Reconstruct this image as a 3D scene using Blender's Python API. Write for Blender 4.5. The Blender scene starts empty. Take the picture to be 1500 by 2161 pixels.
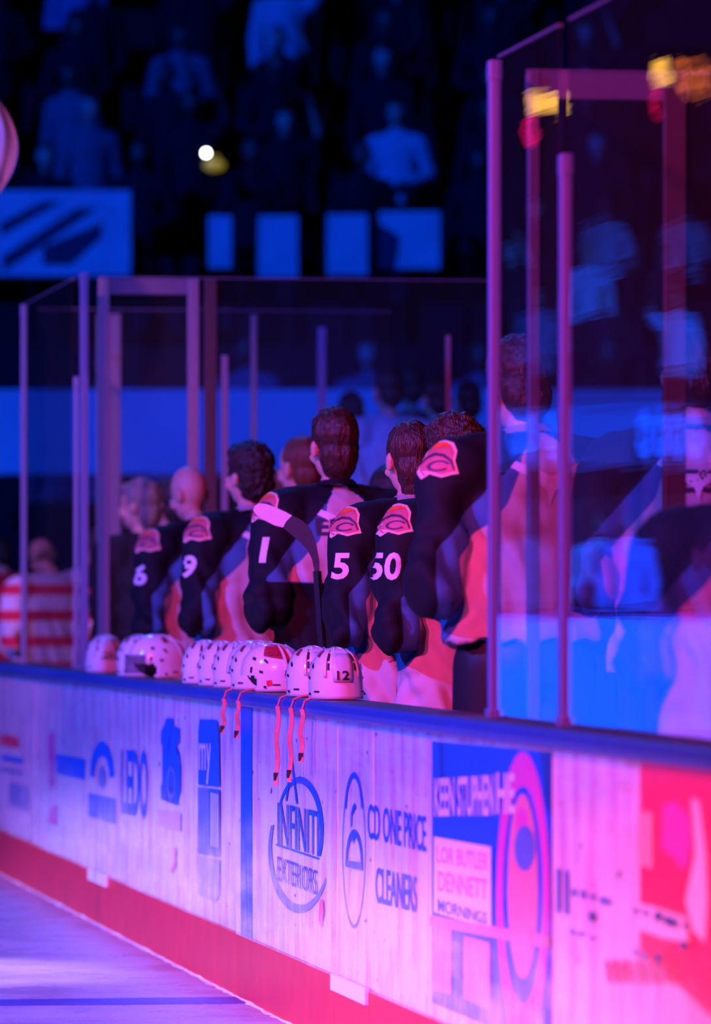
import bpy, bmesh, math, random
from mathutils import Vector, Matrix, noise
from mathutils.bvhtree import BVHTree
random.seed(7)
PI = math.pi
S = bpy.context.scene
COL = S.collection

# ------------------------------------------------------------------ camera
F = 12000.0            # focal length in pixels of the 1500x2161 frame
HE = 1.393             # eye height above the ice
HZ = 1263.0            # horizon row
cam = bpy.data.cameras.new('camera'); co = bpy.data.objects.new('camera', cam); COL.objects.link(co)
co.location = (0, 0, HE); co.rotation_euler = (PI/2, 0, 0)
cam.sensor_fit = 'VERTICAL'; cam.sensor_height = 36; cam.sensor_width = 24
cam.lens = F/2161*36; cam.shift_y = (HZ-1080.5)/2161
cam.clip_start = 0.5; cam.clip_end = 300
cam.dof.use_dof = True; cam.dof.focus_distance = 18.6; cam.dof.aperture_fstop = 2.9
S.camera = co
# ------------------------------------------------------------------ render look, world
vs = S.view_settings
S.display_settings.display_device = 'sRGB'
vs.view_transform = 'Standard'; vs.look = 'None'; vs.gamma = 1; vs.use_curve_mapping = False
vs.exposure = 0.0
cy = S.cycles
cy.use_denoising = True; cy.max_bounces = 8; cy.transparent_max_bounces = 24
cy.diffuse_bounces = 2; cy.glossy_bounces = 4; cy.transmission_bounces = 4
cy.sample_clamp_indirect = 4; cy.caustics_reflective = False; cy.caustics_refractive = False
w = bpy.data.worlds.new('arena_air'); S.world = w; w.use_nodes = True
w.node_tree.nodes['Background'].inputs[0].default_value = (0.0, 0.02, 0.25, 1)
w.node_tree.nodes['Background'].inputs[1].default_value = 0.02

# ------------------------------------------------------------------ board frame
# t runs along the boards towards the camera, w away from the ice, z up
TX = Vector((0.1538, -0.9881, 0)); WX = Vector((0.9881, 0.1538, 0))
O = Vector((-0.3784, 19.72, 0))
BROT = math.atan2(TX.y, TX.x)
def W(t, w_, z): return O + TX*t + WX*w_ + Vector((0, 0, z))
def ray_w(px, w_=0.0):
    Y = (w_/0.9881+2.692)/(0.1557+(px-750)/F)
    return Vector(((px-750)/F*Y, Y, 0))
def T(px, w_=0.0): return (ray_w(px, w_)-O).dot(TX)
def Zat(py, Y): return HE-(py-HZ)/F*Y
def BZ(px, py, w_=0.0): return T(px, w_), Zat(py, ray_w(px, w_).y)
def P(px, py, Y): return Vector(((px-750)/F*Y, Y, Zat(py, Y)))
def mirror(p, w0=0.07):
    d = (p-O).dot(WX)-w0
    return p-WX*(2*d)

# ------------------------------------------------------------------ lights (the arena show lights and added fill spots)
def spot(name, loc, tgt, watts, color, angle, blend=0.6, size=0.25):
    l = bpy.data.lights.new(name, 'SPOT'); o = bpy.data.objects.new(name, l); COL.objects.link(o)
    l.energy = watts; l.color = color; l.spot_size = math.radians(angle); l.spot_blend = blend
    l.shadow_soft_size = size
    o.location = loc; d = Vector(tgt)-Vector(loc)
    o.rotation_euler = d.to_track_quat('-Z', 'Y').to_euler()
    return o
spot('magenta_show_light', (-6, 1, 8), (0.5, 15.5, 1.2), 13000, (1.0, 0.03, 0.33), 40, 1.0, .4)
spot('pink_front_light', (-4, -2, 9), (-0.6, 20.5, 1.3), 5200, (1.0, 0.10, 0.42), 20, 1.0, .4)
spot('lavender_low_light', (-16, 17, 3.6), (-1.2, 20.5, 0.16), 14500, (0.60, 0.37, 1.0), 60, 0.5, .2).scale = (1, .085, 1)
spot('near_board_fill', (-9, 8, 3.0), (0.45, 13.8, 0.30), 6800, (1.0, 0.17, 0.20), 46, 1.0, .2).scale = (1, .20, 1)  # added fill spot, cone flattened to turn only the near boards pink
spot('visitor_fill', (-6, 8, 9), (-1.7, 29.0, 1.2), 11000, (1.0, 0.22, 0.5), 11, 0.8, .3)  # added fill spot that brightens the visiting players
spot('blue_show_light', (-15, 10, 11), (-1.2, 22, 0.9), 26000, (0.0, 0.085, 1.0), 64, 0.8, .4)
spot('blue_back_light', (-3, 36, 13), (-0.2, 20, 1.2), 4000, (0.0, 0.12, 1.0), 50, 0.8, .4)
spot('white_ice_light', (-12, 30, 14), (-1.95, 21.4, 0), 26000, (1.0, 0.62, 0.92), 6, 0.8, .1)
spot('blue_crowd_light', (-14, 24, 16), (-0.5, 48, 3.5), 25000, (0.0, 0.055, 1.0), 50, 1.0, .4)
spot('blue_end_light', (-14, 30, 14), tuple(mirror(P(1230, 1400, 58))), 180000, (0.0, 0.085, 1.0), 34, 1.0, .4)

# ------------------------------------------------------------------ materials
def lin(c):
    if isinstance(c, str):
        c = [int(c[i:i+2], 16)/255 for i in (0, 2, 4)]
        c = [x/12.92 if x <= .04045 else ((x+.055)/1.055)**2.4 for x in c]
    return tuple(c)+(1,)
MC = {}
def mat(name, color, rough=0.6, metal=0.0, var=0.12, scale=30, bump=0.0, bscale=200, emit=0, coat=0.0, stretch=(1, 1, 1), spec=0.5, sheen=0):
    if name in MC: return MC[name]
    m = bpy.data.materials.new(name); m.use_nodes = True; nt = m.node_tree; b = nt.nodes['Principled BSDF']
    c = lin(color)
    tc = nt.nodes.new('ShaderNodeTexCoord'); mp = nt.nodes.new('ShaderNodeMapping'); mp.inputs['Scale'].default_value = stretch
    nt.links.new(tc.outputs['Object'], mp.inputs[0])
    n = nt.nodes.new('ShaderNodeTexNoise'); n.inputs['Scale'].default_value = scale; n.inputs['Detail'].default_value = 3
    nt.links.new(mp.outputs[0], n.inputs['Vector'])
    mx = nt.nodes.new('ShaderNodeMix'); mx.data_type = 'RGBA'
    mx.inputs[6].default_value = tuple(x*(1-var) for x in c[:3])+(1,)
    mx.inputs[7].default_value = tuple(min(1, x*(1+var)) for x in c[:3])+(1,)
    nt.links.new(n.outputs[0], mx.inputs[0]); nt.links.new(mx.outputs[2], b.inputs['Base Color'])
    b.inputs['Roughness'].default_value = rough; b.inputs['Metallic'].default_value = metal
    b.inputs['Coat Weight'].default_value = coat; b.inputs['Specular IOR Level'].default_value = spec
    b.inputs['Sheen Weight'].default_value = sheen
    if emit:
        nt.links.new(mx.outputs[2], b.inputs['Emission Color']); b.inputs['Emission Strength'].default_value = emit
    if bump:
        n2 = nt.nodes.new('ShaderNodeTexNoise'); n2.inputs['Scale'].default_value = bscale
        nt.links.new(mp.outputs[0], n2.inputs['Vector'])
        bp = nt.nodes.new('ShaderNodeBump'); bp.inputs['Strength'].default_value = bump; bp.inputs['Distance'].default_value = 0.01
        nt.links.new(n2.outputs[0], bp.inputs['Height']); nt.links.new(bp.outputs[0], b.inputs['Normal'])
    MC[name] = m
    return m

def board_mat():
    m = bpy.data.materials.new('white_board_plastic'); m.use_nodes = True; nt = m.node_tree; N = nt.nodes; L = nt.links
    b = N['Principled BSDF']; tc = N.new('ShaderNodeTexCoord')
    def nz(scale, stretch, detail=4):
        mp = N.new('ShaderNodeMapping'); mp.inputs['Scale'].default_value = stretch; L.new(tc.outputs['Object'], mp.inputs[0])
        n = N.new('ShaderNodeTexNoise'); n.inputs['Scale'].default_value = scale; n.inputs['Detail'].default_value = detail
        L.new(mp.outputs[0], n.inputs['Vector']); return n
    def ramp(src, a, bb, ca, cb):
        r = N.new('ShaderNodeValToRGB'); r.color_ramp.elements[0].position = a; r.color_ramp.elements[1].position = bb
        r.color_ramp.elements[0].color = ca; r.color_ramp.elements[1].color = cb
        L.new(src, r.inputs[0]); return r
    def mul(a, bb):
        x = N.new('ShaderNodeMix'); x.data_type = 'RGBA'; x.blend_type = 'MULTIPLY'; x.inputs[0].default_value = 1
        L.new(a, x.inputs[6]); L.new(bb, x.inputs[7]); return x.outputs[2]
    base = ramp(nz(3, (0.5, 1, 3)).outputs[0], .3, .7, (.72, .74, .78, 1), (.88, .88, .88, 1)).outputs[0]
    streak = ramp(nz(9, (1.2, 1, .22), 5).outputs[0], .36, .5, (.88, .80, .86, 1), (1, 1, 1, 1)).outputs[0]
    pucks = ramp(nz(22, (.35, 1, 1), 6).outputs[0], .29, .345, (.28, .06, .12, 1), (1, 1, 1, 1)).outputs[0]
    pink_reflection = ramp(nz(5, (1.6, 1, .5), 5).outputs[0], .50, .60, (1, 1, 1, 1), (.95, .62, .78, 1)).outputs[0]  # pink reflection streaks painted into the board colour
    L.new(mul(mul(mul(base, streak), pucks), pink_reflection), b.inputs['Base Color'])
    b.inputs['Roughness'].default_value = .22; b.inputs['Specular IOR Level'].default_value = .5
    bn = nz(2.2, (.5, 1, 3), 3); bp = N.new('ShaderNodeBump'); bp.inputs['Strength'].default_value = .25; bp.inputs['Distance'].default_value = .03
    L.new(bn.outputs[0], bp.inputs['Height']); L.new(bp.outputs[0], b.inputs['Normal'])
    return m
def glass_mat(name, rip, dust, tint=(.93, .95, 1.0), ior=1.5, rough=.03):
    m = bpy.data.materials.new(name); m.use_nodes = True; nt = m.node_tree; N = nt.nodes; L = nt.links
    N.clear(); out = N.new('ShaderNodeOutputMaterial')
    tr = N.new('ShaderNodeBsdfTransparent'); tr.inputs[0].default_value = tint+(1,)
    gl = N.new('ShaderNodeBsdfGlossy'); gl.inputs['Roughness'].default_value = rough
    df = N.new('ShaderNodeBsdfDiffuse'); df.inputs[0].default_value = (.8, .8, .85, 1)
    fr = N.new('ShaderNodeFresnel'); fr.inputs[0].default_value = ior
    ge = N.new('ShaderNodeNewGeometry'); iv = N.new('ShaderNodeMath'); iv.operation = 'SUBTRACT'; iv.inputs[0].default_value = 1
    L.new(ge.outputs['Backfacing'], iv.inputs[1])
    ml = N.new('ShaderNodeMath'); ml.operation = 'MULTIPLY'; L.new(fr.outputs[0], ml.inputs[0]); L.new(iv.outputs[0], ml.inputs[1])
    tc = N.new('ShaderNodeTexCoord'); mp = N.new('ShaderNodeMapping'); mp.inputs['Scale'].default_value = (.05, 1, 1.2)
    L.new(tc.outputs['Object'], mp.inputs[0]); n = N.new('ShaderNodeTexNoise'); n.inputs['Scale'].default_value = 14; n.inputs['Detail'].default_value = 2
    L.new(mp.outputs[0], n.inputs['Vector'])
    bp = N.new('ShaderNodeBump'); bp.inputs['Strength'].default_value = rip; bp.inputs['Distance'].default_value = .01
    L.new(n.outputs[0], bp.inputs['Height']); L.new(bp.outputs[0], gl.inputs['Normal'])
    m1 = N.new('ShaderNodeMixShader'); m1.inputs[0].default_value = dust; L.new(tr.outputs[0], m1.inputs[1]); L.new(df.outputs[0], m1.inputs[2])
    m2 = N.new('ShaderNodeMixShader'); L.new(ml.outputs[0], m2.inputs[0]); L.new(m1.outputs[0], m2.inputs[1]); L.new(gl.outputs[0], m2.inputs[2])
    L.new(m2.outputs[0], out.inputs[0]); return m
def ice_mat():
    m = bpy.data.materials.new('skated_ice'); m.use_nodes = True; nt = m.node_tree; N = nt.nodes; L = nt.links
    b = N['Principled BSDF']; tc = N.new('ShaderNodeTexCoord')
    n = N.new('ShaderNodeTexNoise'); n.inputs['Scale'].default_value = 2.5; n.inputs['Detail'].default_value = 8; n.inputs['Roughness'].default_value = .65
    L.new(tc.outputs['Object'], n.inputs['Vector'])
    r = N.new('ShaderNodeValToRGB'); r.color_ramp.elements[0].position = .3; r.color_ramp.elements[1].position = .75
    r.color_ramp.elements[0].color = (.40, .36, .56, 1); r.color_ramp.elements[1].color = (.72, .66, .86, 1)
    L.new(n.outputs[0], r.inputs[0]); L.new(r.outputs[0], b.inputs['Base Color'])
    r2 = N.new('ShaderNodeMapRange'); r2.inputs[3].default_value = .12; r2.inputs[4].default_value = .45
    L.new(n.outputs[0], r2.inputs[0]); L.new(r2.outputs[0], b.inputs['Roughness'])
    bp = N.new('ShaderNodeBump'); bp.inputs['Strength'].default_value = .3; bp.inputs['Distance'].default_value = .01
    n3 = N.new('ShaderNodeTexNoise'); n3.inputs['Scale'].default_value = 9; n3.inputs['Detail'].default_value = 6
    L.new(tc.outputs['Object'], n3.inputs['Vector']); L.new(n3.outputs[0], bp.inputs['Height']); L.new(bp.outputs[0], b.inputs['Normal'])
    return m
def pat_mat(name, c1, c2, c3, rough=.75):
    """cloth dyed in three colours by the smooth 'pat' attribute: below 0, 0 to 1, above 1"""
    m = bpy.data.materials.new(name); m.use_nodes = True; nt = m.node_tree; N = nt.nodes; L = nt.links
    b = N['Principled BSDF']; at = N.new('ShaderNodeAttribute'); at.attribute_name = 'pat'
    mr = N.new('ShaderNodeMapRange'); mr.inputs[1].default_value = -1; mr.inputs[2].default_value = 3
    L.new(at.outputs['Fac'], mr.inputs[0])
    r = N.new('ShaderNodeValToRGB'); r.color_ramp.interpolation = 'LINEAR'
    e = r.color_ramp.elements; e[0].position = .24; e[0].color = lin(c1); e[1].position = .26; e[1].color = lin(c2)
    x = e.new(.49); x.color = lin(c2); y = e.new(.51); y.color = lin(c3)
    L.new(mr.outputs[0], r.inputs[0]); L.new(r.outputs[0], b.inputs['Base Color'])
    b.inputs['Roughness'].default_value = rough; b.inputs['Specular IOR Level'].default_value = .3
    tc = N.new('ShaderNodeTexCoord'); n = N.new('ShaderNodeTexNoise'); n.inputs['Scale'].default_value = 400
    L.new(tc.outputs['Object'], n.inputs['Vector']); bp = N.new('ShaderNodeBump'); bp.inputs['Strength'].default_value = .3
    bp.inputs['Distance'].default_value = .004; L.new(n.outputs[0], bp.inputs['Height']); L.new(bp.outputs[0], b.inputs['Normal'])
    return m

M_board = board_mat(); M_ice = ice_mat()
M_glass = glass_mat('clear_tempered_glass', .03, .008, rough=.0)
M_glass2 = glass_mat('scuffed_tempered_glass', .022, .006, rough=.0)
M_kick = mat('yellow_kickplate', (.66, .028, .03), .35, var=.2, scale=6)
M_cap = mat('blue_cap_rail', (.03, .10, .40), .4, var=.2, scale=12)
M_captop = mat('dark_cap_top', (.05, .045, .06), .5, var=.3, scale=20)
M_post = mat('brushed_aluminium', (.20, .25, .46), .4, .3, var=.1, scale=80, stretch=(1, 1, .05))
M_rail = mat('grey_anodised_rail', (.17, .16, .24), .5, .3)
M_blue = mat('royal_blue_print', (.02, .13, .75), .3, var=.1)
M_dblue = mat('navy_print', (.02, .05, .28), .3, var=.15)
M_ltprint = mat('white_print', (.85, .82, .85), .3, var=.06)
M_grey = mat('faded_blue_print', (.12, .2, .55), .3, var=.3, scale=40)
M_red = mat('red_print', (.8, .02, .06), .3, var=.2)
M_pinkp = mat('pink_print', (.85, .25, .35), .3, var=.25, scale=25)
M_magp = mat('magenta_print', (.75, .06, .45), .3, var=.1)
M_rub = mat('black_rubber', (.02, .02, .025), .5, spec=.3)
M_skin = mat('skin', (.72, .38, .28), .5, var=.08, scale=60)
M_white_pl = mat('glossy_white_helmet_shell', (.86, .84, .84), .18, var=.03, coat=.4)
M_black_cl = mat('black_jersey_cloth', (.008, .008, .012), .8, var=.3, spec=.2)
M_lettw = mat('white_twill_lettering', (.85, .82, .85), .7)
M_lettd = mat('dark_twill_lettering', (.03, .03, .06), .7)
M_hair = {k: mat('hair_'+k, c, .38, var=.5, scale=60, bump=.7, bscale=230, stretch=(1, 1, .12)) for k, c in dict(
    brown=(.05, .018, .01), dark=(.022, .010, .008), auburn=(.16, .05, .02), grey=(.28, .22, .2), fair=(.3, .17, .09)).items()}
M_floor = mat('dark_concrete', (.03, .03, .035), .8)
M_seatfloor = mat('dark_terrace_concrete', (.008, .008, .012), .9)

# ------------------------------------------------------------------ mesh helpers
ROOTS = {}
def tag(o, label=None, cat=None, group=None, kind=None):
    if label: o['label'] = label
    if cat: o['category'] = cat
    if group: o['group'] = group
    if kind: o['kind'] = kind
    return o
def thing(name, label, cat, M=None, group=None):
    o = bpy.data.objects.new(name, None); COL.objects.link(o); o.empty_display_size = .1
    M = M or Matrix.Identity(4); o.matrix_world = M; ROOTS[o.name] = M.copy()
    o.location = M.to_translation(); o.rotation_euler = M.to_euler()
    return tag(o, label, cat, group)
def part(name, bm, m, root=None, smooth=False, world=False, M=None):
    """one mesh object; world=True: vertices are in world space and moved into the root's (or M's) frame"""
    me = bpy.data.meshes.new(name)
    if world:
        R = ROOTS[root.name] if root is not None and root.name in ROOTS else M
        if R is not None: bm.transform(R.inverted())
    bm.normal_update(); bm.to_mesh(me); bm.free()
    for x in (m if isinstance(m, (list, tuple)) else [m]): me.materials.append(x)
    if smooth:
        for p in me.polygons: p.use_smooth = True
    o = bpy.data.objects.new(name, me); COL.objects.link(o)
    if root is not None:
        o.parent = root
        if root.name in ROOTS: ROOTS[o.name] = ROOTS[root.name]
    elif M is not None:
        o.location = M.to_translation(); o.rotation_euler = M.to_euler(); ROOTS[o.name] = M.copy()
    return o
def frame(t, w_, z): return Matrix.Translation(W(t, w_, z)) @ Matrix.Rotation(BROT, 4, 'Z')
def bm_new(): return bmesh.new()
def box(bm, a, b, bev=0.0, M=None):
    """axis aligned box a..b; M maps to world"""
    r = bmesh.ops.create_cube(bm, size=1)
    vs_ = r['verts']
    for v in vs_:
        v.co = Vector([(a[i]+b[i])/2+v.co[i]*(b[i]-a[i]) for i in range(3)])
    if bev:
        es = list({e for v in vs_ for e in v.link_edges})
        q = bmesh.ops.bevel(bm, geom=es, offset=bev, segments=2, affect='EDGES', profile=.5)
        vs_ = list({v for f in q['faces'] for v in f.verts} | {v for v in vs_ if v.is_valid})
    if M is not None:
        for v in vs_: v.co = M @ v.co
    return vs_
FB = Matrix.Translation(O) @ Matrix.Rotation(BROT, 4, 'Z')      # board frame to world (t,w,z)
def tbox(bm, t0, t1, w0, w1, z0, z1, bev=0.0): return box(bm, (t0, w0, z0), (t1, w1, z1), bev, FB)
def ell(bm, c, r, rot=None, sub=3):
    q = bmesh.ops.create_icosphere(bm, subdivisions=sub, radius=1)
    R = rot.to_matrix().to_4x4() if rot is not None else Matrix.Identity(4)
    Mx = Matrix.Translation(c) @ R @ Matrix.Diagonal((*r, 1))
    for v in q['verts']: v.co = Mx @ v.co
    return q['verts']
def cap(bm, p0, p1, r0, r1, seg=14, balls=True, flat=1.0):
    p0 = Vector(p0); p1 = Vector(p1); d = p1-p0; L = d.length
    q = d.to_track_quat('Z', 'Y')
    r = bmesh.ops.create_cone(bm, cap_ends=True, segments=seg, radius1=r0, radius2=r1, depth=L)
    Mx = Matrix.Translation((p0+p1)/2) @ q.to_matrix().to_4x4()
    for v in r['verts']: v.co = Mx @ v.co
    if balls:
        ell(bm, p0, (r0,)*3, sub=2); ell(bm, p1, (r1,)*3, sub=2)
def tube(bm, pts, r, seg=8, taper=None):
    for i in range(len(pts)-1):
        a = r if taper is None else taper[i]; b = r if taper is None else taper[i+1]
        cap(bm, pts[i], pts[i+1], a, b, seg, balls=(i > 0))
def strip(bm, pts, width_vec, nrm, th=0.0015):
    """a thin strap through pts, width along width_vec"""
    wv = Vector(width_vec)/2; nn = Vector(nrm)*th; rows = []
    for p in pts:
        p = Vector(p); rows.append([bm.verts.new(p-wv+nn), bm.verts.new(p+wv+nn), bm.verts.new(p+wv-nn), bm.verts.new(p-wv-nn)])
    for a, b in zip(rows, rows[1:]):
        for k in range(4): bm.faces.new((a[k], a[(k+1) % 4], b[(k+1) % 4], b[k]))
    bm.faces.new(rows[0][::-1]); bm.faces.new(rows[-1])
def remesh(bm, voxel, smooth=4, fac=.5):
    me = bpy.data.meshes.new('tmp'); bm.to_mesh(me); bm.free()
    o = bpy.data.objects.new('tmp', me); COL.objects.link(o)
    m = o.modifiers.new('r', 'REMESH'); m.mode = 'VOXEL'; m.voxel_size = voxel; m.adaptivity = 0
    if smooth:
        s = o.modifiers.new('s', 'SMOOTH'); s.factor = fac; s.iterations = smooth
    dg = bpy.context.evaluated_depsgraph_get(); dg.update()
    ev = o.evaluated_get(dg); me2 = ev.to_mesh()
    out = bmesh.new(); out.from_mesh(me2); ev.to_mesh_clear()
    bpy.data.objects.remove(o); bpy.data.meshes.remove(me)
    return out
def text_bm(s, bold=0.0, subdiv=0.0):
    """letters filling the unit square in x,y"""
    cu = bpy.data.curves.new('t', 'FONT'); cu.body = s; cu.fill_mode = 'FRONT' if False else 'BOTH'; cu.resolution_u = 3; cu.offset = bold
    o = bpy.data.objects.new('t', cu); COL.objects.link(o)
    dg = bpy.context.evaluated_depsgraph_get(); dg.update()
    ev = o.evaluated_get(dg); me = ev.to_mesh(); bm = bmesh.new(); bm.from_mesh(me); ev.to_mesh_clear()
    bpy.data.objects.remove(o); bpy.data.curves.remove(cu)
    xs = [v.co.x for v in bm.verts]; ys = [v.co.y for v in bm.verts]
    x0, x1, y0, y1 = min(xs), max(xs), min(ys), max(ys)
    for v in bm.verts: v.co = Vector(((v.co.x-x0)/(x1-x0), (v.co.y-y0)/(y1-y0), 0))
    return bm
def poly2(bm, pts, z=0.0):
    vs_ = [bm.verts.new((x, y, z)) for x, y in pts]
    f = bm.faces.new(vs_); bmesh.ops.triangulate(bm, faces=[f]); return vs_
def ring2(bm, c, r, w0, n=48, a0=0, a1=2*PI, w1=None):
    """band between the ellipse r and the ellipse shrunk by w0 (w1 at the end)"""
    rows = []
    for i in range(n+1):
        a = a0+(a1-a0)*i/n
        k = w0 if w1 is None else w0+(w1-w0)*(math.sin(PI*i/n))
        rows.append((bm.verts.new((c[0]+r[0]*math.cos(a), c[1]+r[1]*math.sin(a), 0)),
                     bm.verts.new((c[0]+(r[0]*(1-k))*math.cos(a), c[1]+(r[1]*(1-k))*math.sin(a), 0))))
    for p, q in zip(rows, rows[1:]): bm.faces.new((p[0], q[0], q[1], p[1]))

# ------------------------------------------------------------------ the setting: ice, bench floor, terraces
bm = bm_new(); bmesh.ops.create_grid(bm, x_segments=2, y_segments=2, size=1)
for v in bm.verts: v.co = Vector((v.co.x*60, 30+v.co.y*60, 0))
for v in bm.verts: v.co.z = 0
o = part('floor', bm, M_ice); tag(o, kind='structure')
# painted blue line on the ice, a skin on the floor in line with the stripe on the boards
bm = bm_new(); tbox(bm, T(533), T(508), -20, -0.02, 0.0, 0.002)
o = part('floor_marking', bm, mat('blue_line_paint', (.10, .10, .55), .35), M=frame(T(520), -5, 0), world=True); tag(o, kind='structure')
# bench floor behind the boards
BF = 0.17
bm = bm_new(); tbox(bm, T(-150), 14, 0.12, 2.1, 0, BF)
o = part('floor_bench', bm, M_floor, M=frame(0, 1, 0), world=True); tag(o, kind='structure')
bm = bm_new(); tbox(bm, T(100), 14, 2.1, 2.16, 0, 1.15)
o = part('wall_bench_back', bm, M_floor, M=frame(0, 2.1, 0), world=True); tag(o, kind='structure')
bm = bm_new(); tbox(bm, -16, 10, 2.16, 9, 0, 0.80)
o = part('floor_stand', bm, M_seatfloor, M=frame(0, 5, 0), world=True); tag(o, kind='structure')

# ------------------------------------------------------------------ dasher boards
CAPZ0, CAPZ1, KZ = 1.02, 1.07, 0.221
def panel(px0, px1, label, low=None):
    t0, t1 = T(px0)+.006, T(px1)-.006
    fr = frame((t0+t1)/2, 0, 0)
    r = thing('dasher_board', label, 'rink board', fr, 'white rink boards with adverts')
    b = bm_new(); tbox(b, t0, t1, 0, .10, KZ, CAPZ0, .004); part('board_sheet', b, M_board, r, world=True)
    b = bm_new(); tbox(b, t0-.004, t1+.004, -.012, .10, 0.0, KZ, .003); part('kickplate', b, M_kick, r, world=True)
    if low:
        b = bm_new(); tbox(b, T(low[0]), T(low[1]), -.026, -.012, .18, KZ+.01, .002); part('threshold_trim', b, M_ltprint, r, world=True)
    return r
pA = panel(-60, 75, 'blue lit white rink board farthest along, with red and blue print near the left edge')
pB = panel(75, 236, 'white rink board with a faded blue banner advert, second from the far end', (197, 234))
pC = panel(236, 508, 'white rink board carrying the LEDO lettering and two tall blue adverts')
pD = panel(508, 713, 'white rink board with blue line stripe and the INFINITI EXTERIORS oval')
pE = panel(713, 788, 'narrow white board carrying the oval hanger logo, with a low sill', (714, 787))
pF = panel(788, 1167, 'white rink board with ONE PRICE CLEANERS text and a large blue poster')
pG = panel(1167, 1620, 'nearest rink board, pink lit with a large red block advert')
LAY = {}
def decal(name, bm, m, root, label=None):
    """bm vertices: x,y hold photo pixels measured on the board; lay them on the board face"""
    LAY[root.name] = LAY.get(root.name, 0)+1; off = -0.0020-0.00045*LAY[root.name]
    for v in bm.verts:
        t, z = BZ(v.co.x, v.co.y); v.co = W(t, off, min(z, CAPZ0-.002))
    bmesh.ops.recalc_face_normals(bm, faces=bm.faces)
    bm.normal_update()
    for f in bm.faces:
        if f.normal.dot(WX) > 0: f.normal_flip()
    o = part(name, bm, m, root, world=True)
    if label: o['label'] = label
    return o
def dtext(s, x0, x1, yl0, yl1, yr0, yr1, m, root, name='advert_lettering', bold=0.0, label=None):
    b = text_bm(s, bold)
    for v in b.verts:
        a, c = v.co.x, v.co.y
        top = yl0+(yr0-yl0)*a; bot = yl1+(yr1-yl1)*a
        v.co = Vector((x0+(x1-x0)*a, bot+(top-bot)*c, 0))
    return decal(name, b, m, root, label)
def dpoly(pts, m, root, name='advert_block', label=None):
    b = bm_new(); poly2(b, pts); return decal(name, b, m, root, label)
def quad(x0, x1, l0, l1, r0, r1): return [(x0, l0), (x1, r0), (x1, r1), (x0, l1)]
def line(x0, y0, x1, y1, wd):
    d = Vector((y1-y0, x0-x1)); d = d.normalized()*wd/2
    return [(x0+d.x, y0+d.y), (x1+d.x, y1+d.y), (x1-d.x, y1-d.y), (x0-d.x, y0-d.y)]
# A
dpoly(quad(0, 40, 1548, 1572, 1556, 1580), M_red, pA); dpoly(quad(2, 50, 1592, 1604, 1600, 1612), M_blue, pA)
dpoly(quad(2, 50, 1618, 1626, 1628, 1636), M_grey, pA); dpoly(quad(20, 62, 1650, 1700, 1660, 1712), M_grey, pA)
# B
dpoly([(104, 1548), (115, 1548), (112, 1580), (116, 1600), (112, 1625), (113, 1662), (104, 1658), (106, 1620), (103, 1590)], M_magp, pB, 'advert_squiggle')
dpoly([(119, 1590), (182, 1602), (180, 1646), (119, 1632)], M_blue, pB, 'advert_banner')
dpoly([(104, 1735-30), (122, 1700), (122, 1740), (104, 1738)], M_magp, pB, 'advert_squiggle')
# C : arch logo
b = bm_new(); ring2(b, (216, 1640), (26, 76), .42, 30, PI, 2*PI); decal('advert_logo', b, M_blue, pC)
dpoly(quad(188, 246, 1673, 1722, 1686, 1740), M_blue, pC, 'advert_block')
b = bm_new(); poly2(b, [(217+8*math.cos(a*PI/8), 1640+24*math.sin(a*PI/8)) for a in range(16)]); decal('advert_logo', b, M_grey, pC)
dtext('LEDO', 257, 313, 1580, 1717, 1582, 1730, M_blue, pC, bold=.02, label='blue LEDO lettering')
dpoly([(352, 1516), (367, 1516), (368, 1532), (381, 1537), (381, 1568), (374, 1572), (374, 1592), (381, 1592), (384, 1620), (383, 1668), (376, 1700), (369, 1697), (372, 1660),
       (372, 1625), (366, 1612), (362, 1616), (358, 1612), (363, 1550), (359, 1545), (353, 1600), (350, 1690), (341, 1686), (341, 1662), (344, 1650), (344, 1575), (341, 1568), (341, 1545), (348, 1530)], M_blue, pC, 'advert_logo', 'blue angular crest logo')
b = bm_new(); ring2(b, (363, 1652), (9, 36), .3, 30); decal('advert_logo', b, M_grey, pC)
dpoly(quad(337, 384, 1708, 1742, 1716, 1756), mat('lilac_print', (.6, .4, .65), .35), pC)
dpoly([(424, 1518), (460, 1519), (465, 1545), (467, 1661), (421, 1656), (421, 1545)], M_blue, pC, 'advert_block', 'tall blue advert block')
dtext('my', 423, 448, 1568, 1652, 1568, 1656, M_ltprint, pC)
dpoly(quad(421, 467, 1661, 1801, 1666, 1809), M_grey, pC); dpoly(quad(444, 467, 1663, 1790, 1666, 1795), M_blue, pC)
dtext('IIII', 449, 464, 1672, 1785, 1676, 1790, M_ltprint, pC)
dpoly([(421, 1806), (467, 1814), (466, 1890), (458, 1902), (423, 1888)], mat('washed_blue_print', (.4, .42, .72), .3, var=.3), pC)
dpoly([(371, 1788), (375, 1788), (374, 1830), (366, 1842), (363, 1840), (370, 1822)], M_red, pC, 'scuff_mark')
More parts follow.
